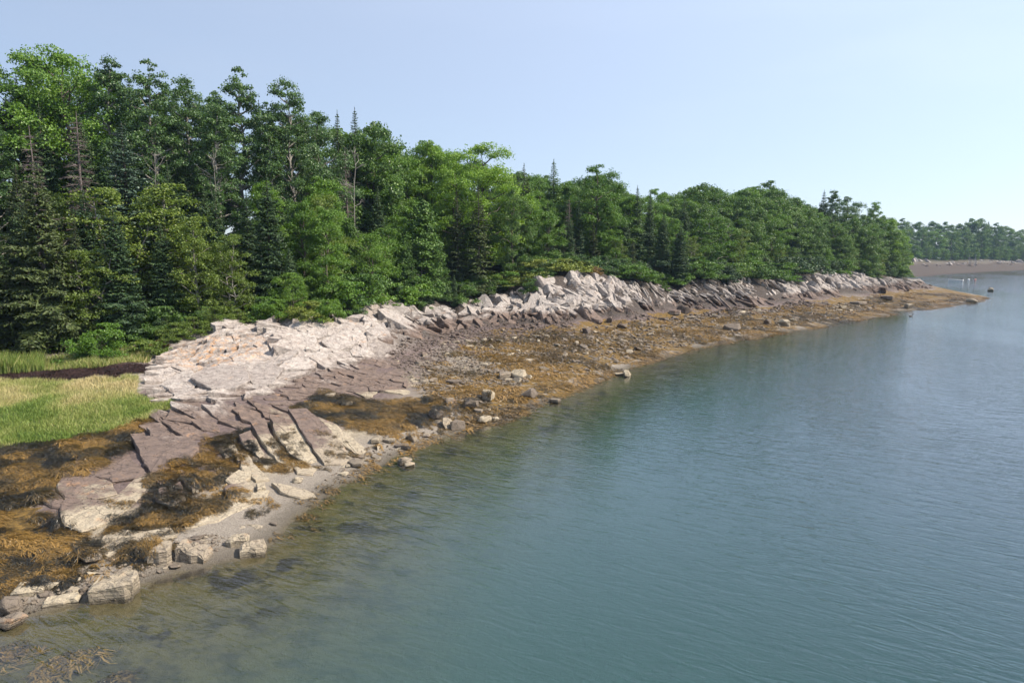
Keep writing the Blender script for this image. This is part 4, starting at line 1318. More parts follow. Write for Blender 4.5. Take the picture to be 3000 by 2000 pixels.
# ------------------------------------------------------------------ trees
BARK = bark_material("grey_bark", (0.05, 0.042, 0.035), (0.16, 0.135, 0.115))
BARKP = bark_material("pale_bark", (0.125, 0.114, 0.097), (0.296, 0.279, 0.251))
BARKD = bark_material("dead_wood", (0.075, 0.062, 0.055), (0.18, 0.15, 0.14))
L_SPRUCE = leaf_material("spruce_needles", ((0.021, 0.046, 0.019), (0.046, 0.087, 0.030), (0.090, 0.139, 0.039)), 0.10, 0.55)
L_OLIVE = leaf_material("old_spruce_needles", ((0.024, 0.036, 0.012), (0.052, 0.076, 0.022), (0.094, 0.118, 0.034)), 0.10, 0.55)
L_BLUE = leaf_material("blue_spruce_needles", ((0.029, 0.052, 0.035), (0.057, 0.096, 0.065), (0.107, 0.159, 0.103)), 0.08, 0.5)
L_POPLAR = leaf_material("poplar_leaves", ((0.040, 0.082, 0.026), (0.078, 0.142, 0.044), (0.140, 0.220, 0.070)), 0.28, 0.40)
L_MAPLE = leaf_material("maple_leaves", ((0.054, 0.109, 0.016), (0.103, 0.197, 0.027), (0.178, 0.288, 0.042)), 0.32, 0.45)
L_LIME = leaf_material("lime_leaves", ((0.098, 0.174, 0.019), (0.160, 0.272, 0.030), (0.250, 0.363, 0.046)), 0.35, 0.45)
L_OAK = leaf_material("oak_leaves", ((0.046, 0.091, 0.020), (0.090, 0.164, 0.032), (0.157, 0.242, 0.048)), 0.28, 0.42)
L_BIRCH = leaf_material("birch_leaves", ((0.065, 0.106, 0.018), (0.124, 0.179, 0.030), (0.201, 0.252, 0.050)), 0.32, 0.45)
L_CEDAR = leaf_material("cedar_sprays", ((0.032, 0.069, 0.012), (0.061, 0.124, 0.019), (0.107, 0.189, 0.030)), 0.15, 0.5)
L_BUSH = leaf_material("bush_leaves", ((0.054, 0.113, 0.014), (0.098, 0.189, 0.023), (0.169, 0.264, 0.039)), 0.28, 0.42)
L_JUNI = leaf_material("juniper_sprays", ((0.081, 0.113, 0.016), (0.152, 0.189, 0.025), (0.232, 0.250, 0.039)), 0.15, 0.5)
L_RUST = leaf_material("rusty_leaves", ((0.10, 0.060, 0.022), (0.20, 0.125, 0.045), (0.30, 0.20, 0.08)), 0.3, 0.5)
PROTO = {}


def nz(v):
    return v / (np.linalg.norm(v, axis=-1, keepdims=True) + 1e-9)


def make_spruce(key, h, rad, seed, leafm, fill=1.0, bare=0.06, whorl=0.36, droop=0.42, taper=0.95, spray=0.125):
    r = np.random.default_rng(seed)
    T = Geo(); L = Geo()
    zz = np.linspace(0, h, 8)
    wob = np.cumsum(r.normal(0, .02, (8, 2)), 0)
    T.tube(np.column_stack([wob, zz]), np.interp(zz, [0, h], [h * .016, .015]), 7)
    z = h * bare
    lop = r.uniform(.85, 1.15, 6)
    CC, NN, TT, LL, WW = [], [], [], [], []
    while z < h * .985:
        t = z / h
        R0 = rad * (1 - t) ** (taper * .82) * min(1, .55 + t * 4) * r.uniform(.78, 1.12)
        nb = int(r.integers(5, 8)) if t < .8 else 5
        for k in range(nb):
            if r.random() > fill: continue
            a = k / nb * 2 * np.pi + r.uniform(-.35, .35) + z * 2.4
            l = max(.07, R0 * r.uniform(.65, 1.15) * lop[int(a / 1.047) % 6]); ks = min(1, .3 + l * .8)
            d = np.array((math.cos(a), math.sin(a), 0)); sd = np.array((-d[1], d[0], 0))
            rise = 0.35 - .5 * (1 - t) + r.normal(0, .08)
            dr = droop * (1 - t * .7)
            cx = np.interp(z, zz, wob[:, 0]); cy = np.interp(z, zz, wob[:, 1])
            s5 = np.linspace(0, 1, 4)
            path = np.array((cx, cy, z)) + d * (l * s5)[:, None] + np.array((0, 0, 1)) * (rise * l * s5 - dr * l * s5 ** 2 + .22 * l * s5 ** 3)[:, None]
            if l > .5:
                T.tube(path, np.linspace(.012 + l * .008, .006, 4), 3)
            m = max(4, int(l / .085))
            s = np.linspace(.16, 1, m) + r.normal(0, .02, m)
            base = np.array((cx, cy, z)) + d * (l * s)[:, None] + np.array((0, 0, 1)) * (rise * l * s - dr * l * s ** 2 + .22 * l * s ** 3)[:, None]
            for sg in (-1, 1):
                tl = (.42 * l * (1 - s) ** .8 + .16 * ks) * r.uniform(.7, 1.25, m)
                td = d * .62 + sg * sd * .8 + np.array((0, 0, -.18)) + r.normal(0, .14, (m, 3))
                td = nz(td)
                nsp = 3
                for q in range(nsp):
                    f = (q + .5) / nsp
                    CC.append(base + td * (tl * f)[:, None] + np.array((0, 0, -1)) * (tl * f * f * .22)[:, None])
                    NN.append(np.array((0, 0, .8)) + d * .35 + r.normal(0, .6, (m, 3)))
                    TT.append(td + sg * sd * r.uniform(-.5, .5) + r.normal(0, .28, (m, 3)))
                    LL.append(np.maximum(.14 * ks, tl * .62)); WW.append(np.full(m, spray * ks) * r.uniform(.6, 1.2, m))
            CC.append(base[-1:] + d * .05); NN.append(np.array([[0, 0, 1.0]])); TT.append(d[None]); LL.append(np.array([.22 * ks])); WW.append(np.array([spray * ks]))
        z += whorl * r.uniform(.75, 1.25) * (.5 + .5 * (1 - t))
    top = 14
    CC.append(np.column_stack([np.full(top, wob[-1, 0]), np.full(top, wob[-1, 1]), np.linspace(h * .955, h * 1.01, top)])); NN.append(r.normal(0, 1, (top, 3))); TT.append(np.tile((0, 0, 1.0), (top, 1)) + r.normal(0, .4, (top, 3))); LL.append(np.full(top, .2)); WW.append(np.full(top, .07))
    L.leaves(np.concatenate(CC), np.concatenate(NN), np.concatenate(LL), np.concatenate(WW), r, np.concatenate(TT))
    PROTO[key] = dict(h=h, parts=[("trunk", T.mesh("trunk", True), BARK), ("crown", L.mesh("crown"), leafm)])


def make_dead(key, h, rad, seed, mat=BARKD, keep=0.9):
    r = np.random.default_rng(seed)
    T = Geo(); B = Geo()
    zz = np.linspace(0, h, 7); wob = np.cumsum(r.normal(0, .03, (7, 2)), 0)
    T.tube(np.column_stack([wob, zz]), np.interp(zz, [0, h], [h * .017, .012]), 7)
    z = h * .08
    while z < h * .97:
        t = z / h
        for k in range(6):
            if r.random() > keep: continue
            a = r.uniform(0, 6.28)
            l = max(.2, rad * (1 - t) ** .8 * r.uniform(.5, 1.1))
            d = np.array((math.cos(a), math.sin(a), 0)); s = np.linspace(0, 1, 4)
            c0 = np.array((np.interp(z, zz, wob[:, 0]), np.interp(z, zz, wob[:, 1]), z))
            path = c0 + d * (l * s)[:, None] + np.array((0, 0, 1)) * (l * (.10 * s - .42 * s ** 2 + .16 * s ** 3))[:, None]
            B.tube(path, np.linspace(.018, .006, 4), 3)
            for q in range(int(l / .085) + 2):
                f = r.uniform(.25, 1)
                b0 = c0 + d * l * f + np.array((0, 0, l * (.10 * f - .42 * f * f + .16 * f ** 3)))
                td = nz(d * .6 + np.array((-d[1], d[0], 0)) * r.choice((-1, 1)) * .8 + r.normal(0, .3, 3))
                B.tube(np.array([b0, b0 + td * r.uniform(.2, .55) * (1.2 - f)]), (.009, .005), 3)
        z += r.uniform(.16, .34)
    PROTO[key] = dict(h=h, parts=[("trunk", T.mesh("trunk", True), mat), ("branches", B.mesh("branches", True), mat)])


def make_leafy(key, h, rad, seed, leafm, shape="round", clumps=80, per=190, lsize=.15, crad=(.5, .95), bole=.25, barkm=BARK, flat=.65, stems=1, lean=.0, stray=.02):
    r = np.random.default_rng(seed)
    T = Geo(); L = Geo()

    def env(t):                       # crown radius against height fraction of the crown
        if shape == "round": return math.sqrt(max(0, 1 - (2 * t - .9) ** 2 / 1.25)) if t < 1 else 0
        if shape == "column": return min(1, .35 + 2.2 * t) * (1 - max(0, t - .45) / .55 * .72)
        if shape == "broad": return math.sqrt(max(0, 1 - max(0, t - .35) ** 2 / .44)) * (.75 + .25 * min(1, t * 3))
        if shape == "cone": return (1 - t) ** .75 * min(1, .6 + t * 3) + .05
        if shape == "bush": return math.sqrt(max(0.02, 1 - t * t * .95))
        return 1
    z0 = h * bole
    cc, cr = [], []
    for st in range(stems):
        lx, ly = (r.normal(0, .10 * h * (stems > 1), 2) + np.array((lean, 0)) * h)
        bx, by = r.normal(0, .04 * h * (stems > 1), 2)
        zt = np.linspace(0, h * .93, 8)
        tr = np.column_stack([bx + lx * (zt / h) ** 1.3, by + ly * (zt / h) ** 1.3, zt]); tr[1:-1, :2] += r.normal(0, .012 * h, (6, 2))
        T.tube(tr, np.interp(zt, [0, h], [h * .0135 + .02, .02]) / (1 + .3 * (stems - 1)), 7)
        nl = max(5, int(clumps / stems * .30))
        for k in range(nl):
            t = (k + r.random()) / nl * .92
            z = z0 + (h - z0) * t
            R0 = rad * env(t) * r.uniform(.68, 1.08)
            a = k * 2.4 + r.uniform(-.5, .5)
            zs = max(h * .08, z - R0 * r.uniform(.25, .75))
            c0 = np.array([np.interp(zs, zt, tr[:, i]) for i in range(3)])
            end = np.array((np.interp(z, zt, tr[:, 0]) + math.cos(a) * R0, np.interp(z, zt, tr[:, 1]) + math.sin(a) * R0, z))
            s = np.linspace(0, 1, 5)[:, None]
            path = c0 + (end - c0) * s + np.array((0, 0, 1)) * (np.sin(s * np.pi) * R0 * r.uniform(-.05, .15)) + np.concatenate([np.zeros((1, 3)), r.normal(0, .035 * R0, (4, 3))])
            T.tube(path, np.linspace(.012 * h * .45 + .008, .012, 5), 4)
            for f in (1.0, r.uniform(.72, .9), r.uniform(.42, .68)):
                j = c0 + (end - c0) * f + r.normal(0, .16 * R0 + .05, 3) * np.array((1, 1, .6))
                cc.append(j); cr.append(r.uniform(*crad) * (1.05 if f == 1 else .9))
    while len(cc) < clumps:
        t = r.random() ** .8
        a = r.uniform(0, 6.28); R0 = rad * env(t) * r.uniform(.35, 1.0)
        z = z0 + (h - z0) * t
        cc.append(np.array((math.cos(a) * R0 + lean * z, math.sin(a) * R0, z))); cr.append(r.uniform(*crad))
    for k in range(5):
        cc.append(np.array((lean * h + r.normal(0, .10 * rad), r.normal(0, .10 * rad), h - r.uniform(0, .08) * h))); cr.append(crad[0] * .8)
    CC, NN, LLs = [], [], []
    for c, q in zip(cc, cr):
        n_ = int(per * (q / crad[1]) ** 1.6 * r.uniform(.75, 1.25)) + 10
        d = nz(r.normal(size=(n_, 3)))
        d[:, 2] = np.where(d[:, 2] < -.3, d[:, 2] * -.6, d[:, 2])
        rr = r.random(n_) ** .30 * q
        # lobes make the clump ragged
        lob = 1 + .35 * np.sin(d[:, 0] * 5 + c[0] * 3) * np.sin(d[:, 1] * 5 + c[1] * 3)
        p = c + d * (rr * lob)[:, None] * np.array((1, 1, flat))
        st = r.random(n_) < stray
        p[st] += r.normal(0, .22 * q, (st.sum(), 3))
        CC.append(p); NN.append(d * .7 + np.array((0, 0, .30)) + r.normal(0, .6, (n_, 3))); LLs.append(r.uniform(.7, 1.25, n_) * lsize)
    CC = np.concatenate(CC); LLs = np.concatenate(LLs)
    CC[:, 2] = np.maximum(CC[:, 2], .05)
    CC[:, 2] = np.minimum(CC[:, 2], h * 1.02)
    L.leaves(CC, np.concatenate(NN), LLs, LLs * r.uniform(.6, .85, len(LLs)), r)
    PROTO[key] = dict(h=h, parts=[("trunk", T.mesh("trunk", True), barkm), ("crown", L.mesh("crown"), leafm)])


make_spruce("spruce_a", 12, 2.5, 101, L_SPRUCE)
make_spruce("spruce_b", 12, 1.75, 102, L_SPRUCE, taper=.9)
make_spruce("spruce_c", 12, 3.0, 103, L_OLIVE, fill=.85, whorl=.40)
make_spruce("spruce_d", 12, 2.2, 104, L_OLIVE, fill=.68, whorl=.38, bare=.1)
make_spruce("spruce_y", 5, 1.5, 105, L_SPRUCE, whorl=.24)
make_dead("dead_a", 9, 1.7, 111)
make_dead("dead_b", 10, 2.2, 112, keep=.95)
make_leafy("poplar_a", 15, 2.7, 121, L_POPLAR, "column", 170, 210, .165, (.38, .75), .10, BARKP, flat=.85)
make_leafy("poplar_b", 15, 3.1, 122, L_POPLAR, "column", 170, 200, .165, (.38, .78), .12, BARKP, lean=.04, flat=.85)
make_leafy("poplar_c", 15, 2.3, 123, L_POPLAR, "column", 150, 200, .165, (.35, .68), .08, BARKP, lean=-.03, flat=.9)
make_leafy("maple_a", 12, 3.3, 131, L_MAPLE, "round", 85, 481, .155, (.65, 1.1), .08, flat=.8)
make_leafy("maple_b", 12, 2.8, 132, L_MAPLE, "column", 90, 481, .155, (.55, 1.0), .05, flat=.85)
make_leafy("maple_c", 12, 3.8, 133, L_MAPLE, "round", 92, 481, .155, (.7, 1.2), .10, flat=.8)
make_leafy("oak_a", 12, 4.6, 141, L_OAK, "broad", 88, 385, .22, (.8, 1.35), .08, flat=.72)
make_leafy("oak_b", 12, 4.0, 142, L_OAK, "broad", 84, 385, .22, (.8, 1.3), .06, flat=.78)
make_leafy("birch_a", 7.5, 1.7, 151, L_BIRCH, "column", 110, 170, .13, (.34, .62), .12, BARKP, stems=1, stray=.2, flat=.8)
make_leafy("birch_b", 7.5, 2.1, 152, L_BIRCH, "column", 125, 170, .13, (.34, .65), .06, BARKP, stems=2, stray=.2, flat=.8)
make_leafy("cedar_a", 9, 1.8, 161, L_CEDAR, "cone", 170, 180, .17, (.38, .62), .01, flat=1.1, stray=.08)
make_leafy("alder_a", 7, 2.4, 162, L_BUSH, "round", 120, 210, .14, (.48, .85), .03, stems=3, stray=.18, flat=.85)
make_leafy("bush_a", 2.2, 1.3, 171, L_BUSH, "bush", 46, 180, .11, (.3, .52), .05, stems=3, flat=.85)
make_leafy("bush_b", 2.0, 1.7, 172, L_BUSH, "bush", 54, 170, .12, (.3, .5), .05, stems=4, flat=.8)
make_leafy("bush_c", 1.6, 1.5, 173, L_BIRCH, "bush", 45, 150, .10, (.25, .42), .05, stems=4, stray=.25)
make_leafy("juniper_a", 0.9, 1.9, 174, L_JUNI, "bush", 60, 150, .11, (.28, .45), .05, stems=4, flat=.6)
make_leafy("rust_a", 1.2, .8, 175, L_RUST, "bush", 24, 110, .09, (.2, .36), .05, stems=3, stray=.3)


def make_snag(key, h, seed):
    r = np.random.default_rng(seed)
    T = Geo(); B = Geo()
    z = np.linspace(0, h, 9)
    p = np.column_stack([np.cumsum(r.normal(0.03, .12, 9)), np.cumsum(r.normal(0, .08, 9)), z])
    T.tube(p, np.linspace(.07, .02, 9), 6)
    for k in range(11):
        t = r.uniform(.6, .97); c0 = np.array([np.interp(t * h, z, p[:, i]) for i in range(3)])
        d = nz(np.array((r.normal(), r.normal() * .6, r.uniform(.5, 1.5))))
        l = r.uniform(.8, 2.3); s = np.linspace(0, 1, 5)[:, None]
        q = c0 + d * l * s + np.concatenate([np.zeros((1, 3)), np.cumsum(r.normal(0, .06 * l, (4, 3)), 0)])
        q[:, 2] = np.minimum(q[:, 2], h)
        B.tube(q, np.linspace(.028, .008, 5), 4)
        for w in range(4):
            f = r.integers(2, 5); d2 = nz(d + r.normal(0, .6, 3))
            B.tube(np.array([q[f], q[f] + d2 * r.uniform(.3, .8)]), (.014, .006), 3)
    PROTO[key] = dict(h=h, parts=[("trunk", T.mesh("trunk", True), BARKP), ("branches", B.mesh("branches", True), BARKP)])


make_snag("snag_a", 13, 181)
make_snag("snag_b", 13, 182)
NAMES = {"spruce": ("spruce_tree", "spruce"), "dead": ("dead_spruce", "dead tree"), "poplar": ("poplar_tree", "poplar"), "maple": ("maple_tree", "maple"), "oak": ("oak_tree", "oak"),
         "birch": ("birch_tree", "birch"), "cedar": ("cedar_tree", "cedar"), "alder": ("alder_shrub", "alder"), "bush": ("bush", "bush"), "juniper": ("juniper_bush", "juniper"), "rust": ("rusty_bush", "bush"), "snag": ("bare_snag", "dead tree")}
PLANTED = []                     # (x, y, crown radius) to keep trees apart


def plant(key, x, y, h, w=1.0, tint=None, z=None, rz=None, label=None, group=None, tilt=0.0):
    p = PROTO[key]
    nm, cat = NAMES[key.split("_")[0]]
    e = obj(nm, None)
    s = h / p["h"]
    e.location = (x, y, (float(H(x, y)) if z is None else z) - .05)
    e.scale = (s * w, s * w, s)
    e.rotation_euler = (tilt, 0, random.uniform(0, 6.28) if rz is None else rz)
    tag(e, label, cat, group)
    for pn, me, mt in p["parts"]:
        o = obj(pn, me, mt, e)
        if tint is not None and pn == "crown":
            o.material_slots[0].link = 'OBJECT'
            o.material_slots[0].material = tint
    PLANTED.append((x, y, key, h, e))
    return e


def tree(key, u, vtop, y, w=1.0, tint=None, label=None, vbase=None, hmax=24, tilt=0.0):
    """tree whose crown top shows at pixel (u, vtop) when it stands at distance y"""
    top = PD(u, vtop, y)
    x = top[0]
    g = float(H(x, y))
    h = min(max(1.0, top[2] - g), hmax)
    return plant(key, x, y, h, w, tint, label=label, group="trees of the shore wood", tilt=tilt)


# --- the trees one can pick out in the photograph
EY = lambda u: float(np.interp(u, EDGE_U, EDGE_Y))
HEROES = [  # kind, column, top row, metres behind the wood edge, width, leaf tint, label
    ("spruce_c", 95, 480, 1.6, 1.15, None, "great olive spruce with sweeping boughs nearest the marsh grass"),
    ("spruce_a", 330, 610, 1.0, 1.25, None, "dense spruce with layered shelves of boughs left of the olive birches"),
    ("spruce_b", 215, 640, 3.0, 1.1, L_OLIVE, "shaded spruce squeezed between the great olive spruce and the layered one"),
    ("spruce_c", -120, 470, 1.5, 1.2, None, "big spruce cut by the left picture edge"),
    ("birch_a", 565, 640, 0.8, 1.0, None, "slender olive birch with a pale forked trunk on the pale dome"),
    ("birch_b", 670, 690, 0.6, 1.0, None, "bushy olive birch right of the slender one on the dome"),
    ("birch_b", 330, 560, 4.5, 1.1, None, "yellowish birch rising behind the layered spruce"),
    ("birch_a", 480, 545, 4.5, 1.3, None, "olive birch crown above the slender birch"),
    ("spruce_a", 455, 560, 5.0, .9, None, "dark young spruce behind the olive birches"),
    ("spruce_a", 780, 510, 2.2, 1.05, None, "tall dark spruce left of the bright green maple"),
    ("spruce_b", 720, 560, 5.0, 1.2, None, "dark spruce standing behind the tall one in the wood's shade"),
    ("maple_b", 955, 610, 0.8, .95, L_MAPLE, "bright green young maple at the dome's wood edge"),
    ("alder_a", 1085, 690, -0.6, 1.0, None, "soft grey green alder leaning out right of the bright maple"),
    ("alder_a", 850, 800, -0.6, 1.1, None, "low leafy alder over the crest of the pale dome"),
    ("spruce_y", 1060, 790, -1.2, 1.2, None, "young spruce tucked under the soft alder"),
    ("cedar_a", 1235, 590, 0.3, 1.15, None, "dense rich green cedar column over the hollowed ledge"),
    ("cedar_a", 1190, 700, 0.5, .9, None, "smaller cedar leaning against the rich green cedar"),
    ("spruce_d", 1400, 545, 0.0, 1.25, None, "open spruce with ragged dark boughs right of the cedar"),
    ("spruce_d", 1340, 560, 2.0, 1.0, None, "half bare spruce behind the cedar"),
    ("spruce_a", 1330, 800, -2.5, .9, None, "low dark spruce bough mass on the hollowed ledge's rim"),
    ("maple_a", 1500, 560, 0.5, .75, L_OAK, "light leafed tree hanging over the open spruce"),
    ("maple_c", 1410, 425, 6.5, 1.05, L_LIME, "great lime green maple with a domed sunlit crown"),
    ("maple_a", 1330, 480, 5.5, .9, L_LIME, "lime green maple bough low in front of the great maple"),
    ("maple_b", 1260, 420, 12, .95, L_LIME, "light green narrow crowned tree left of the great lime maple"),
    ("dead_a", 1668, 575, 3.0, 1.0, None, "bare grey dead spruce in front of the broad maple"),
    ("maple_a", 1750, 488, 5.0, 1.0, None, "broad maple with two lobed crown behind the dead spruce"),
    ("spruce_b", 1625, 468, 11, 1.25, L_OAK, "feathery topped larch like conifer left of the broad maple"),
    ("spruce_d", 1535, 480, 9.5, 1.0, None, "thin brownish spruce top beside the lime maple"),
    ("spruce_b", 1870, 545, 5.0, 1.1, None, "pointed dark spruce right of the broad maple"),
    ("spruce_b", 1905, 560, 6.0, 1.0, None, "second pointed spruce close beside the first"),
    ("spruce_a", 1995, 650, -1.5, 1.15, None, "dark spruce hanging over the black cleft in the cliff"),
    ("spruce_d", 1855, 690, -0.6, 1.0, None, "small ragged spruce over the dark cleft cliff"),
    ("spruce_a", 1945, 620, 2.0, 1.05, None, "dense spruce behind the one over the black cleft"),
    ("birch_b", 2100, 640, 1.8, 1.4, L_MAPLE, "light green feathery tree above the leaning slabs"),
    ("bush_a", 2200, 735, -0.5, 1.4, None, "rounded green bush at the top of the leaning slabs"),
    ("oak_a", 2200, 600, 6.0, 1.0, None, "broad dark oak spreading over the leaning slabs"),
    ("oak_b", 2060, 535, 16, 1.0, None, "round topped oak on the skyline over the leaning slabs"),
    ("oak_a", 2240, 535, 22, 1.05, None, "widest oak on the skyline of the point"),
    ("oak_b", 2330, 580, 12, 1.0, None, "sunlit oak dome on the right shoulder of the skyline"),
    ("oak_b", 2390, 650, 3.5, .9, None, "oak with low boughs just left of the round shore bush"),
    ("spruce_a", 2415, 558, 13, 1.0, None, "dark spruce clump breaking the skyline near the point's end"),
    ("poplar_c", 2440, 555, 14, 1.0, None, "narrow poplar beside the spruce clump near the point's end"),
    ("maple_a", 2482, 580, 14, .9, L_POPLAR, "dark round crown right of the narrow poplar"),
    ("poplar_b", 2562, 592, 16, .9, L_MAPLE, "tall thin topped tree over the end of the point"),
    ("oak_b", 2500, 640, 4.5, .95, None, "full oak behind the round shore bush"),
    ("spruce_b", 2560, 670, 2.0, 1.3, None, "dark conifer mass at the end of the point"),
    ("maple_b", 2610, 645, 5.0, 1.0, L_LIME, "bright green tree that ends the wood on the point"),
    ("maple_b", 2650, 690, 9.0, .9, L_LIME, "lowest bright tree trailing down the end of the point"),
    ("spruce_y", 2600, 760, -0.5, 1.2, None, "young dark spruce above the last grey slabs"),
    ("bush_a", 2467, 762, -2.5, 1.5, L_MAPLE, "round shore bush standing free on the white ledge"),
    ("spruce_b", 350, 355, 8.5, 1.65, L_BLUE, "blue green spruce with frosted boughs in the upper wood"),
    ("dead_a", 85, 365, 5.5, .9, None, "pale grey dead spruce at the left side of the wood"),
    ("dead_b", 225, 325, 7.5, .95, None, "brown dead spruce left of the blue spruce"),
    ("dead_a", 1010, 430, 9.0, .8, None, "brown dead spruce beside the white forked snag"),
    ("snag_a", 1045, 440, 5.0, 1.0, None, "white forked bare snag in the middle of the wood"),
    ("snag_b", 630, 430, 8.5, .8, None, "pale bare branches between the poplars"),
    ("snag_a", 455, 450, 8.0, .7, None, "broken pale snag under the poplars right of the blue spruce"),
    ("maple_c", 180, 152, 17, .95, L_MAPLE, "light green spreading crown on the skyline at the left"),
    ("maple_a", 70, 172, 17, .9, L_MAPLE, "light green crown at the left end of the skyline"),
    ("poplar_c", 300, 160, 15, .95, None, "dark poplar spire right of the light skyline crown"),
    ("poplar_a", 435, 178, 13, .9, None, "full poplar with a pointed top in the left skyline"),
    ("poplar_b", 540, 225, 14, .85, None, "ragged twin topped poplar in the left skyline"),
    ("poplar_a", 700, 198, 14, .95, None, "tallest rounded poplar in the middle of the left skyline"),
    ("poplar_b", 850, 238, 13, .85, None, "leaning poplar with outflung boughs that ends the high skyline"),
    ("poplar_c", 620, 300, 11, 1.0, None, "lower poplar between the ragged one and the tallest one"),
    ("poplar_c", 780, 330, 12, .9, None, "lower poplar under the leaning one"),
    ("spruce_b", 985, 325, 15, .8, None, "left spruce of the two spires on the skyline"),
    ("spruce_b", 1037, 316, 16, .9, None, "right spruce of the two spires on the skyline"),
    ("maple_a", 930, 335, 14, .8, L_POPLAR, "round dark crown left of the two spruce spires"),
    ("oak_b", 1090, 355, 13, .8, None, "round crown right of the two spruce spires"),
]
for key, u, vt, off, w, tint, lab in HEROES:
    tree(key, u, vt, EY(u) + off, w, tint, lab)

# --- fill the wood behind and between them
SKU = [-400, 0, 100, 200, 300, 430, 520, 620, 700, 760, 870, 910, 960, 1040, 1110, 1160, 1250, 1370, 1420, 1480, 1530, 1620, 1680, 1750, 1800, 1840, 1900, 2000, 2060, 2150, 2260, 2330, 2420, 2480, 2520, 2560, 2600, 2650]
SKV = [190, 195, 175, 165, 175, 205, 245, 260, 215, 270, 260, 310, 360, 350, 365, 425, 412, 432, 460, 475, 500, 490, 520, 500, 525, 555, 550, 540, 537, 542, 540, 582, 575, 592, 622, 615, 630, 690]
rf = np.random.default_rng(91)


def pick(u, row):
    if u < 450: opts = {0: "spruce_c spruce_d spruce_a spruce_a birch_b spruce_y", 1: "spruce_a spruce_b spruce_c spruce_a spruce_c birch_a", 2: "poplar_a spruce_a spruce_b poplar_c spruce_a maple_a spruce_c"}
    elif u < 1000: opts = {0: "birch_b spruce_a alder_a birch_a spruce_y spruce_b", 1: "spruce_a spruce_b poplar_c birch_b spruce_a maple_b", 2: "poplar_a poplar_c spruce_a poplar_b spruce_b"}
    elif u < 1450: opts = {0: "spruce_d alder_a spruce_a cedar_a spruce_y maple_b", 1: "maple_b spruce_a maple_a cedar_a poplar_c", 2: "maple_a maple_b oak_b spruce_b spruce_a"}
    elif u < 2000: opts = {0: "spruce_d spruce_a birch_b alder_a spruce_y", 1: "spruce_a maple_a spruce_b maple_b", 2: "maple_a oak_b spruce_b maple_c oak_a"}
    else: opts = {0: "alder_a spruce_a birch_b oak_b spruce_d", 1: "oak_a maple_a oak_b spruce_a", 2: "oak_a oak_b maple_c maple_a oak_b"}
    o = opts[row].split()
    return o[rf.integers(len(o))]


for row, (off, gap, hn) in enumerate([(1.2, 2.5, (4.0, 7.5)), (4.2, 2.3, (6.5, 10)), (6.2, 2.6, (5, 9)), (8.6, 2.6, (8, 12)), (12.0, 3.0, (9.5, 14)), (16.0, 3.4, (11, 17)), (21.0, 4.2, (12, 19)), (28, 5.0, (12, 19))]):
    u = -330.0
    while u < 2640:
        y = EY(u) + off + rf.uniform(-1.1, 1.1)
        x = xat(u, y, 6)
        if off > 12 and u > 2350: y -= (off - 10) * .5
        g = float(H(x, y))
        skyv = np.interp(u, SKU, SKV) + rf.uniform(8, 60 if off < 18 else 26) + (18 if 470 < u < 980 else 0)
        hmax = PD(u, skyv, y)[2] - g
        key = pick(u, 0 if off < 3 else (1 if off < 11 else 2))
        h = rf.uniform(*hn)
        if off > 15: h = min(hmax, hn[1])
        h = min(h, hmax)
        ok = h > 2.5 and all((x - a) ** 2 + (y - b) ** 2 > (1.55 if off < 6 else 1.9) ** 2 for a, b, *_ in PLANTED)
        if ok and not (u > 2560 and off > 14):
            if key in ("birch_a", "birch_b", "alder_a"): h = min(h, 9.0)
            if key == "spruce_y": h = min(h, 5.0)
            plant(key, x, y, h, rf.uniform(.85, 1.15), group="trees of the shore wood", tilt=rf.normal() * .03)
        u += gap * F / y * rf.uniform(.75, 1.25)

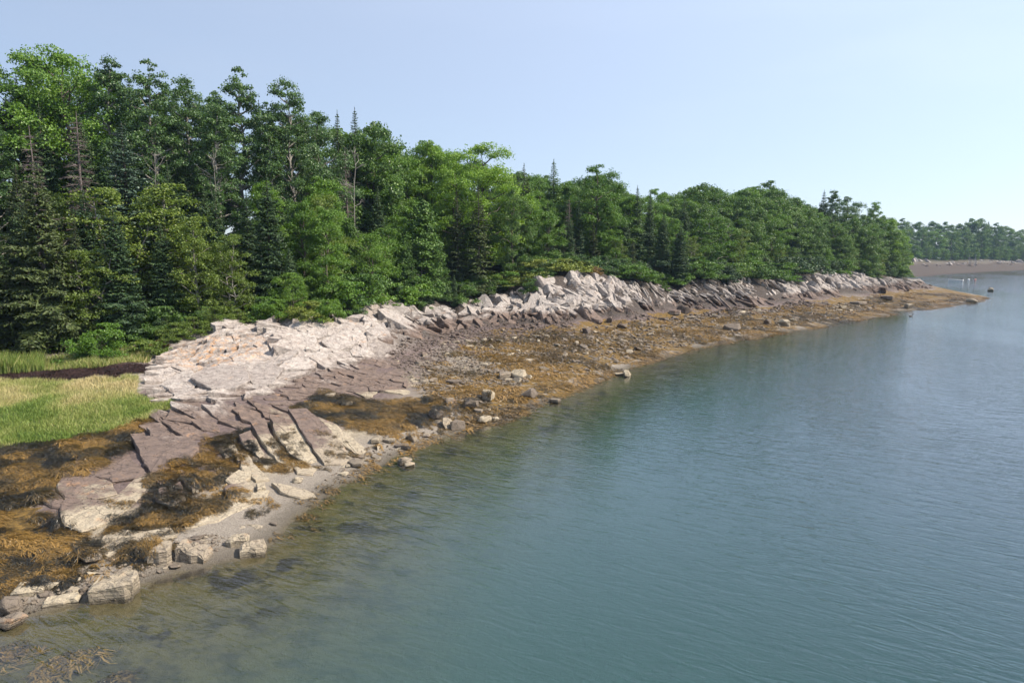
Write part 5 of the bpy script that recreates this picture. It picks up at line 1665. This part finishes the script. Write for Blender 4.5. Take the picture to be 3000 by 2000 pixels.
# --- bushes along the rock crest
BUSHES = [("bush_a", 295, 1045, 1.9, 1.0, None, "upper glossy green bush by the marsh's back edge"), ("bush_b", 280, 1065, 1.9, 1.0, None, "lower glossy green bush against the marsh's back edge"),
          ("bush_c", 500, 1005, 1.2, 1.0, None, "yellow green bush at the left foot of the dome's crest"), ("bush_c", 560, 985, 1.1, 1.1, None, "yellow green bush right of its twin on the dome's crest"), ("bush_c", 620, 965, 1.0, 1.0, None, "low bush where the dome's crest meets the trees"),
          ("bush_a", 760, 945, 1.7, 1.0, None, "dark glossy bush behind the top of the dome"), ("bush_a", 800, 948, 1.6, .9, None, "glossy bush right of the dark one behind the dome"), ("bush_c", 890, 945, 1.4, 1.1, L_JUNI, "pale olive bush behind the dome's right half"),
          ("bush_b", 960, 940, 1.5, 1.0, None, "green bush at the dome's right end"), ("bush_b", 1030, 925, 1.4, 1.0, None, "bright bush at the rocky notch right of the dome"), ("bush_a", 1550, 865, 1.6, 1.1, L_CEDAR, "small dark bush growing from the low pink ledge"),
          ("juniper_a", 1600, 800, 1.4, 1.5, None, "wide olive juniper carpet on the slope above the ledges"), ("juniper_a", 1660, 795, 1.4, 1.3, None, "right half of the juniper slope by the dead spruce"), ("juniper_a", 1540, 830, 1.2, 1.2, None, "lower juniper mat above the low pink ledge"),
          ("juniper_a", 1480, 840, 1.1, 1.1, None, "juniper mat at the foot of the open spruce"), ("rust_a", 1748, 812, 1.0, 1.0, None, "tuft of dry brown grass on the blocky bluff"), ("bush_b", 1800, 800, 2.0, 1.1, None, "bright bush on the blocky bluff right of the brown tuft"),
          ("bush_b", 1720, 785, 1.8, 1.2, None, "leafy bush left of the brown tuft on the bluff"), ("bush_a", 1900, 810, 2.2, 1.2, L_OAK, "pale leafed bush over the dark cleft"), ("bush_b", 2060, 820, 2.4, 1.2, None, "bright green bush at the left end of the leaning slabs"),
          ("bush_b", 2130, 800, 2.6, 1.2, None, "green bush above the middle of the leaning slabs"), ("rust_a", 2235, 780, 1.8, 1.0, None, "orange leaved shrub on the slope above the leaning slabs"), ("rust_a", 2195, 795, 1.2, 1.0, L_JUNI, "yellowing shrub beside the orange leaved one"),
          ("juniper_a", 2280, 800, 1.5, 1.6, L_BUSH, "low green scrub on the slope right of the orange shrub"), ("bush_b", 2340, 795, 1.9, 1.4, L_POPLAR, "pale grey green scrub over the white ledge's left end"), ("bush_b", 2400, 785, 1.8, 1.3, None, "scrub between the boulder top and the round bush"),
          ("bush_c", 2430, 770, 1.6, 1.3, L_JUNI, "olive scrub just left of the round shore bush"), ("bush_b", 2520, 795, 1.8, 1.2, None, "small bush right of the round shore bush"), ("rust_a", 460, 1040, .8, 1.0, None, "rusty fern at the shaded rock by the wood edge"),
          ("juniper_a", 420, 1050, .9, .8, L_BIRCH, "yellow green ground cover by the rusty fern"), ("rust_a", 1105, 880, .8, 1.0, L_RUST, "rusty grass tuft in the notch right of the dome"), ("bush_c", 1230, 880, 1.0, 1.0, L_CEDAR, "dark low bush under the rich green cedar"),
          ("juniper_a", 1380, 870, 1.0, 1.2, L_OLIVE, "dark creeping bough mass on the rim of the low ledge"), ("bush_c", 690, 950, 1.0, .9, None, "thin bush on the very top of the pale dome")]
for key, u, v, h, w, tint, lab in BUSHES:
    p = hit(u, v)
    plant(key, p[0], p[1] + .6, h, w, tint, label=lab, group="bushes along the rock crest")
for k in range(120):
    u = rf.uniform(450, 2640) if k < 80 else rf.uniform(1100, 2640)
    y = EY(u) - 1.0 + rf.uniform(-.6 if k < 80 else -2.6, 2.2); x = xat(u, y, 6)
    if float(H(x, y)) < 2.6: continue
    if u < 980 and y < EY(u) - .4: continue
    plant(["bush_a", "bush_b", "bush_a", "bush_b", "bush_c", "juniper_a"][rf.integers(6)], x, y, rf.uniform(.7, 2.2) * (1.25 if u > 1700 else 1), rf.uniform(.8, 1.2), [L_POPLAR, L_OAK, L_OAK, L_CEDAR, L_MAPLE, L_SPRUCE][rf.integers(6)], group="bushes along the rock crest")

# --- far shore
for k, (u, vt, key, dy) in enumerate([(2640, 642, "oak_a", 20), (2690, 650, "oak_b", 18), (2735, 648, "oak_b", 22), (2620, 690, "oak_b", 6), (2665, 672, "oak_a", 4), (2705, 668, "oak_b", 5), (2770, 652, "oak_a", 14), (2745, 672, "maple_a", 4),
                                      (2815, 655, "oak_b", 14), (2790, 672, "oak_a", 3), (2850, 642, "oak_a", 16), (2870, 640, "oak_b", 15), (2833, 676, "oak_b", 3), (2897, 648, "spruce_a", 20), (2915, 655, "oak_a", 14), (2880, 678, "oak_a", 3),
                                      (2945, 662, "oak_b", 12), (2925, 684, "oak_b", 2), (2968, 672, "oak_a", 10), (2995, 672, "oak_b", 14), (2975, 700, "oak_a", 2), (3030, 668, "oak_a", 12), (3060, 672, "oak_b", 12), (3100, 670, "oak_a", 12), (3040, 710, "oak_a", 2), (3140, 672, "oak_b", 12),
                                      (2600, 655, "maple_c", 24), (2680, 735, "bush_b", -2), (2720, 745, "alder_a", -3), (2800, 742, "alder_a", -3), (2860, 738, "alder_a", -3), (2950, 745, "alder_a", -3), (2765, 735, "spruce_b", 0)]):
    y = float(np.interp(u, [2600, 2750, 2900, 3100], [336, 350, 372, 402])) + dy * 1.2
    tree(key, u, vt, y, (.95 if "oak" in key else 1.2), None, None, hmax=30)

for k in range(22):
    u = 2615 + k * 24 + rf.uniform(-8, 8)
    y = float(np.interp(u, [2600, 2750, 2900, 3100], [336, 350, 372, 402])) + rf.uniform(-4, 3)
    plant("alder_a", xat(u, y, 5), y, rf.uniform(4, 7.5), rf.uniform(.9, 1.3), [None, L_OAK, L_MAPLE][k % 3], group="trees of the shore wood")

# --- labels for the trees and bushes not named above
LOOK = {"spruce_a": "dense dark spruce", "spruce_b": "slender dark spruce", "spruce_c": "broad olive spruce", "spruce_d": "sparse olive spruce", "spruce_y": "young spruce", "dead_a": "bare grey dead spruce", "dead_b": "bare brown dead spruce",
        "poplar_a": "full poplar", "poplar_b": "leaning poplar", "poplar_c": "narrow poplar", "maple_a": "round maple", "maple_b": "tall maple", "maple_c": "spreading maple", "oak_a": "broad oak", "oak_b": "domed oak", "birch_a": "slim olive birch",
        "birch_b": "bushy olive birch", "cedar_a": "cone shaped cedar", "alder_a": "bushy alder", "bush_a": "upright glossy bush", "bush_b": "spreading green bush", "bush_c": "fine leaved bush", "juniper_a": "low juniper mat"}
unl = {}
for x, y, key, h, e in PLANTED:
    if e.get("label"): continue
    u, v = proj(x, y, e.location.z)
    if y > 300:
        where = "on the hazy far shore"
    else:
        off = y - EY(min(max(u, -400), 2680))
        row = "at the wood's edge" if off < 3.2 else ("in mid wood" if off < 11 else "on the skyline")
        if key.split("_")[0] in ("bush", "juniper"): row = "low on the ground"
        zone = "behind the marsh" if u < 420 else "behind the pale dome" if u < 980 else "above the hollowed ledge" if u < 1380 else "above the blocky bluff" if u < 1850 else "above the leaning slabs" if u < 2320 else "near the point's end"
        where = row + " " + zone
    unl.setdefault((LOOK[key], where), []).append((u, e))
for (look, where), lst in unl.items():
    lst.sort(key=lambda q: q[0])
    for k, (u, e) in enumerate(lst):
        if len(lst) == 1:
            e["label"] = look + " " + where
        else:
            e["label"] = look + " " + where + ", " + ORD[min(k, 31)] + " from left"

# --- undergrowth on the wood's floor near the edge
U = Geo()
n_ = 26000
uu = rf.uniform(-350, 2640, n_); yy = np.interp(uu, EDGE_U, EDGE_Y) + rf.uniform(-.8, 7, n_); xx = xat(uu, yy, 5)
gz = H(xx, yy)
kp = (gz > 2.7) & (vnoise(xx * .7, yy * .7, 33) > .3)
xx, yy, gz = xx[kp], yy[kp], gz[kp]
CC = np.column_stack([xx, yy, gz + rf.random(len(xx)) ** 1.6 * .9 * vnoise(xx * .5, yy * .5, 12)])
U.leaves(CC, np.array((0, -.2, 1.0)) + rf.normal(0, .5, CC.shape), rf.uniform(.12, .26, len(xx)), rf.uniform(.08, .18, len(xx)), rf)
tag(obj("undergrowth", U.mesh("undergrowth"), L_BUSH), "low leafy undergrowth on the woodland floor", "undergrowth", kind="stuff")

# ------------------------------------------------------------------ sea haze
def haze():
    m, nt, out = newmat("sea_haze")
    T = NT(nt)
    v = T.n("ShaderNodeVolumePrincipled")
    v.inputs["Color"].default_value = (0.50, 0.72, 1.0, 1)
    v.inputs["Density"].default_value = 0.00018
    v.inputs["Anisotropy"].default_value = 0.2
    T.l(v.outputs[0], out.inputs["Volume"])
    o = obj("haze", boxmesh("haze", (GX[0] - 8, GY[0] - 8, -11), (GX[-1] + 8, GY[-1] + 8, 46)), m)
    tag(o, "thin blue summer haze over the bay", "haze", kind="stuff")


haze()

# ------------------------------------------------------------------ small things out on the bay
MWHITE = plain_material("white_paint", (0.70, 0.70, 0.70), (0.82, 0.82, 0.80), 3, .4)
MDARK = plain_material("dark_metal", (0.02, 0.02, 0.022), (0.05, 0.05, 0.05), 5, .4)
MRED = plain_material("faded_red_paint", (0.50, 0.22, 0.17), (0.60, 0.30, 0.24), 4, .45)
MWOOD = plain_material("weathered_wood", (0.22, 0.20, 0.18), (0.42, 0.39, 0.36), 6, .8)
MROOF = plain_material("roof_shingle", (0.10, 0.05, 0.045), (0.19, 0.09, 0.075), 8, .8)
MGLASS = plain_material("window_glass", (0.03, 0.04, 0.05), (0.05, 0.06, 0.07), 2, .1)


def bx(G, c, d):
    c = np.array(c, float); d = np.array(d, float) / 2
    V = np.array([(x, y, z) for z in (-1, 1) for y in (-1, 1) for x in (-1, 1)]) * d + c
    G.add(V, [(0, 2, 3, 1), (4, 5, 7, 6), (0, 1, 5, 4), (2, 6, 7, 3), (0, 4, 6, 2), (1, 3, 7, 5)])


def part(name, boxes, mat, parent):
    G = Geo()
    for c, d in boxes: bx(G, c, d)
    return obj(name, G.mesh(name), mat, parent)


def dinghy(u, v, rz):
    p = P(u, v, 0)
    e = obj("dinghy", None); e.location = (p[0], p[1], 0.0); e.rotation_euler = (0, 0, rz)
    tag(e, "small white open boat moored in the bay behind the point", "boat")
    st = np.linspace(0, 1, 9)
    G = Geo()
    rows = []
    for t in st:
        w = .75 * (1 - max(0, t - .45) ** 2.2 * 3.4); w = max(w, .04); x = -1.7 + 3.4 * t
        k = .28 + .16 * t * t
        rows.append([(x, -w, k), (x, -w * .85, -.02), (x, 0, -.14), (x, w * .85, -.02), (x, w, k), (x, w * .92, k), (x, w * .7, .06), (x, 0, 0), (x, -w * .7, .06), (x, -w * .92, k)])
    V = np.array(rows).reshape(-1, 3); m = 10
    q = [(i * m + j, (i + 1) * m + j, (i + 1) * m + (j + 1) % m, i * m + (j + 1) % m) for i in range(8) for j in range(m)]
    G.add(V, q)
    bx(G, (-1.7, 0, .12), (.06, 1.3, .34))
    obj("hull", G.mesh("hull"), MWHITE, e)
    for x in (-.7, .4): part("seat", [((x, 0, .2), (.28, 1.15, .05))], MWOOD, e)
    part("outboard_motor", [((-1.85, 0, .55), (.3, .26, .38)), ((-1.88, 0, .1), (.12, .1, .7))], MDARK, e)


dinghy(2797, 822, 2.7)


def buoy(u, v, mat, label):
    p = P(u, v, 0)
    e = obj("mooring_buoy", None); e.location = (p[0], p[1], 0)
    tag(e, label, "buoy", "mooring buoys in the back bay")
    G = Geo()
    a = np.linspace(-1.2, 1.57, 7)
    G.tube(np.column_stack([np.zeros(7), np.zeros(7), .12 + .3 * np.sin(a)]), .3 * np.cos(a) + .01, 10)
    obj("float", G.mesh("float", True), mat, e)
    G = Geo(); G.tube([(0, 0, .4), (0, 0, .62)], .035, 6); obj("pick_up_handle", G.mesh("pick_up_handle"), MDARK, e)


buoy(2820, 822, MWHITE, "white mooring buoy just right of the moored boat")
buoy(2838, 820, MWHITE, "middle white buoy in the back bay")
buoy(2857, 820, MRED, "reddish buoy farthest right in the back bay")
# bird on the water off the long beach
p = P(2668, 927, 0)
e = obj("water_bird", None); e.location = (p[0], p[1], 0); e.rotation_euler = (0, 0, .4)
tag(e, "lone dark bird floating off the long beach", "bird")
G = Geo()
t = np.linspace(-1, 1, 9)
G.tube(np.column_stack([t * .36, np.zeros(9), .07 + .04 * t ** 2]), .135 * np.sqrt(np.clip(1 - t ** 2, .02, 1)), 8)
G.tube([(.26, 0, .1), (.34, 0, .2), (.37, 0, .31), (.42, 0, .35), (.47, 0, .35), (.58, 0, .33)], [.07, .05, .045, .055, .04, .008], 7)
obj("body", G.mesh("body", True), MDARK, e)
# cottage glimpsed through the far trees
p = PD(2747, 738, 362)
e = obj("cottage", None); gz_ = float(H(p[0], 362)); e.location = (p[0], 362, gz_); e.rotation_euler = (0, 0, .3)
hz = 2.6
tag(e, "white cottage with reddish roof half hidden by the far shore trees", "house")
e.scale = (.55, .55, .8)
part("wall", [((0, 0, hz / 2), (8, 6, hz))], MWHITE, e)
G = Geo(); G.add([(-4.4, -3.5, hz), (4.4, -3.5, hz), (4.4, 3.5, hz), (-4.4, 3.5, hz), (-4.4, 0, hz + 2.2), (4.4, 0, hz + 2.2)], [(0, 1, 5, 4), (2, 3, 4, 5), (0, 3, 2, 1)], [(1, 2, 5), (3, 0, 4)])
obj("roof", G.mesh("roof"), MROOF, e)
for x in (-2.4, 0, 2.4):
    w = part("window", [((x, -3.03, hz - 1.3), (1.1, .08, 1.3))], MWOOD, e); part("pane", [((x, -3.08, hz - 1.3), (.9, .04, 1.1))], MGLASS, w)
# weathered stairs down the far bank
p = hit(2850, 781)
e = obj("wooden_stairs", None); e.location = (p[0], p[1], float(H(p[0], p[1]))); e.rotation_euler = (0, 0, -.5)
tag(e, "weathered wooden stairs and landing on the far shore rocks", "stairs")
for x in (-1, 1): part("stringer", [((x, 0 + 1.1 * k, .4 + .75 * k), (.12, 1.2, .3)) for k in range(5)], MWOOD, e)
for k in range(10): part("step", [((0, -.3 + .52 * k, .35 + .36 * k), (2, .3, .06))], MWOOD, e)
for x, y in ((-1.2, 0), (1.2, 0), (-1.2, 2.4), (1.2, 2.4), (-1.2, 4.8), (1.2, 4.8)): part("post", [((x, y, 1.2 + y * .6), (.14, .14, 3.2))], MWOOD, e)
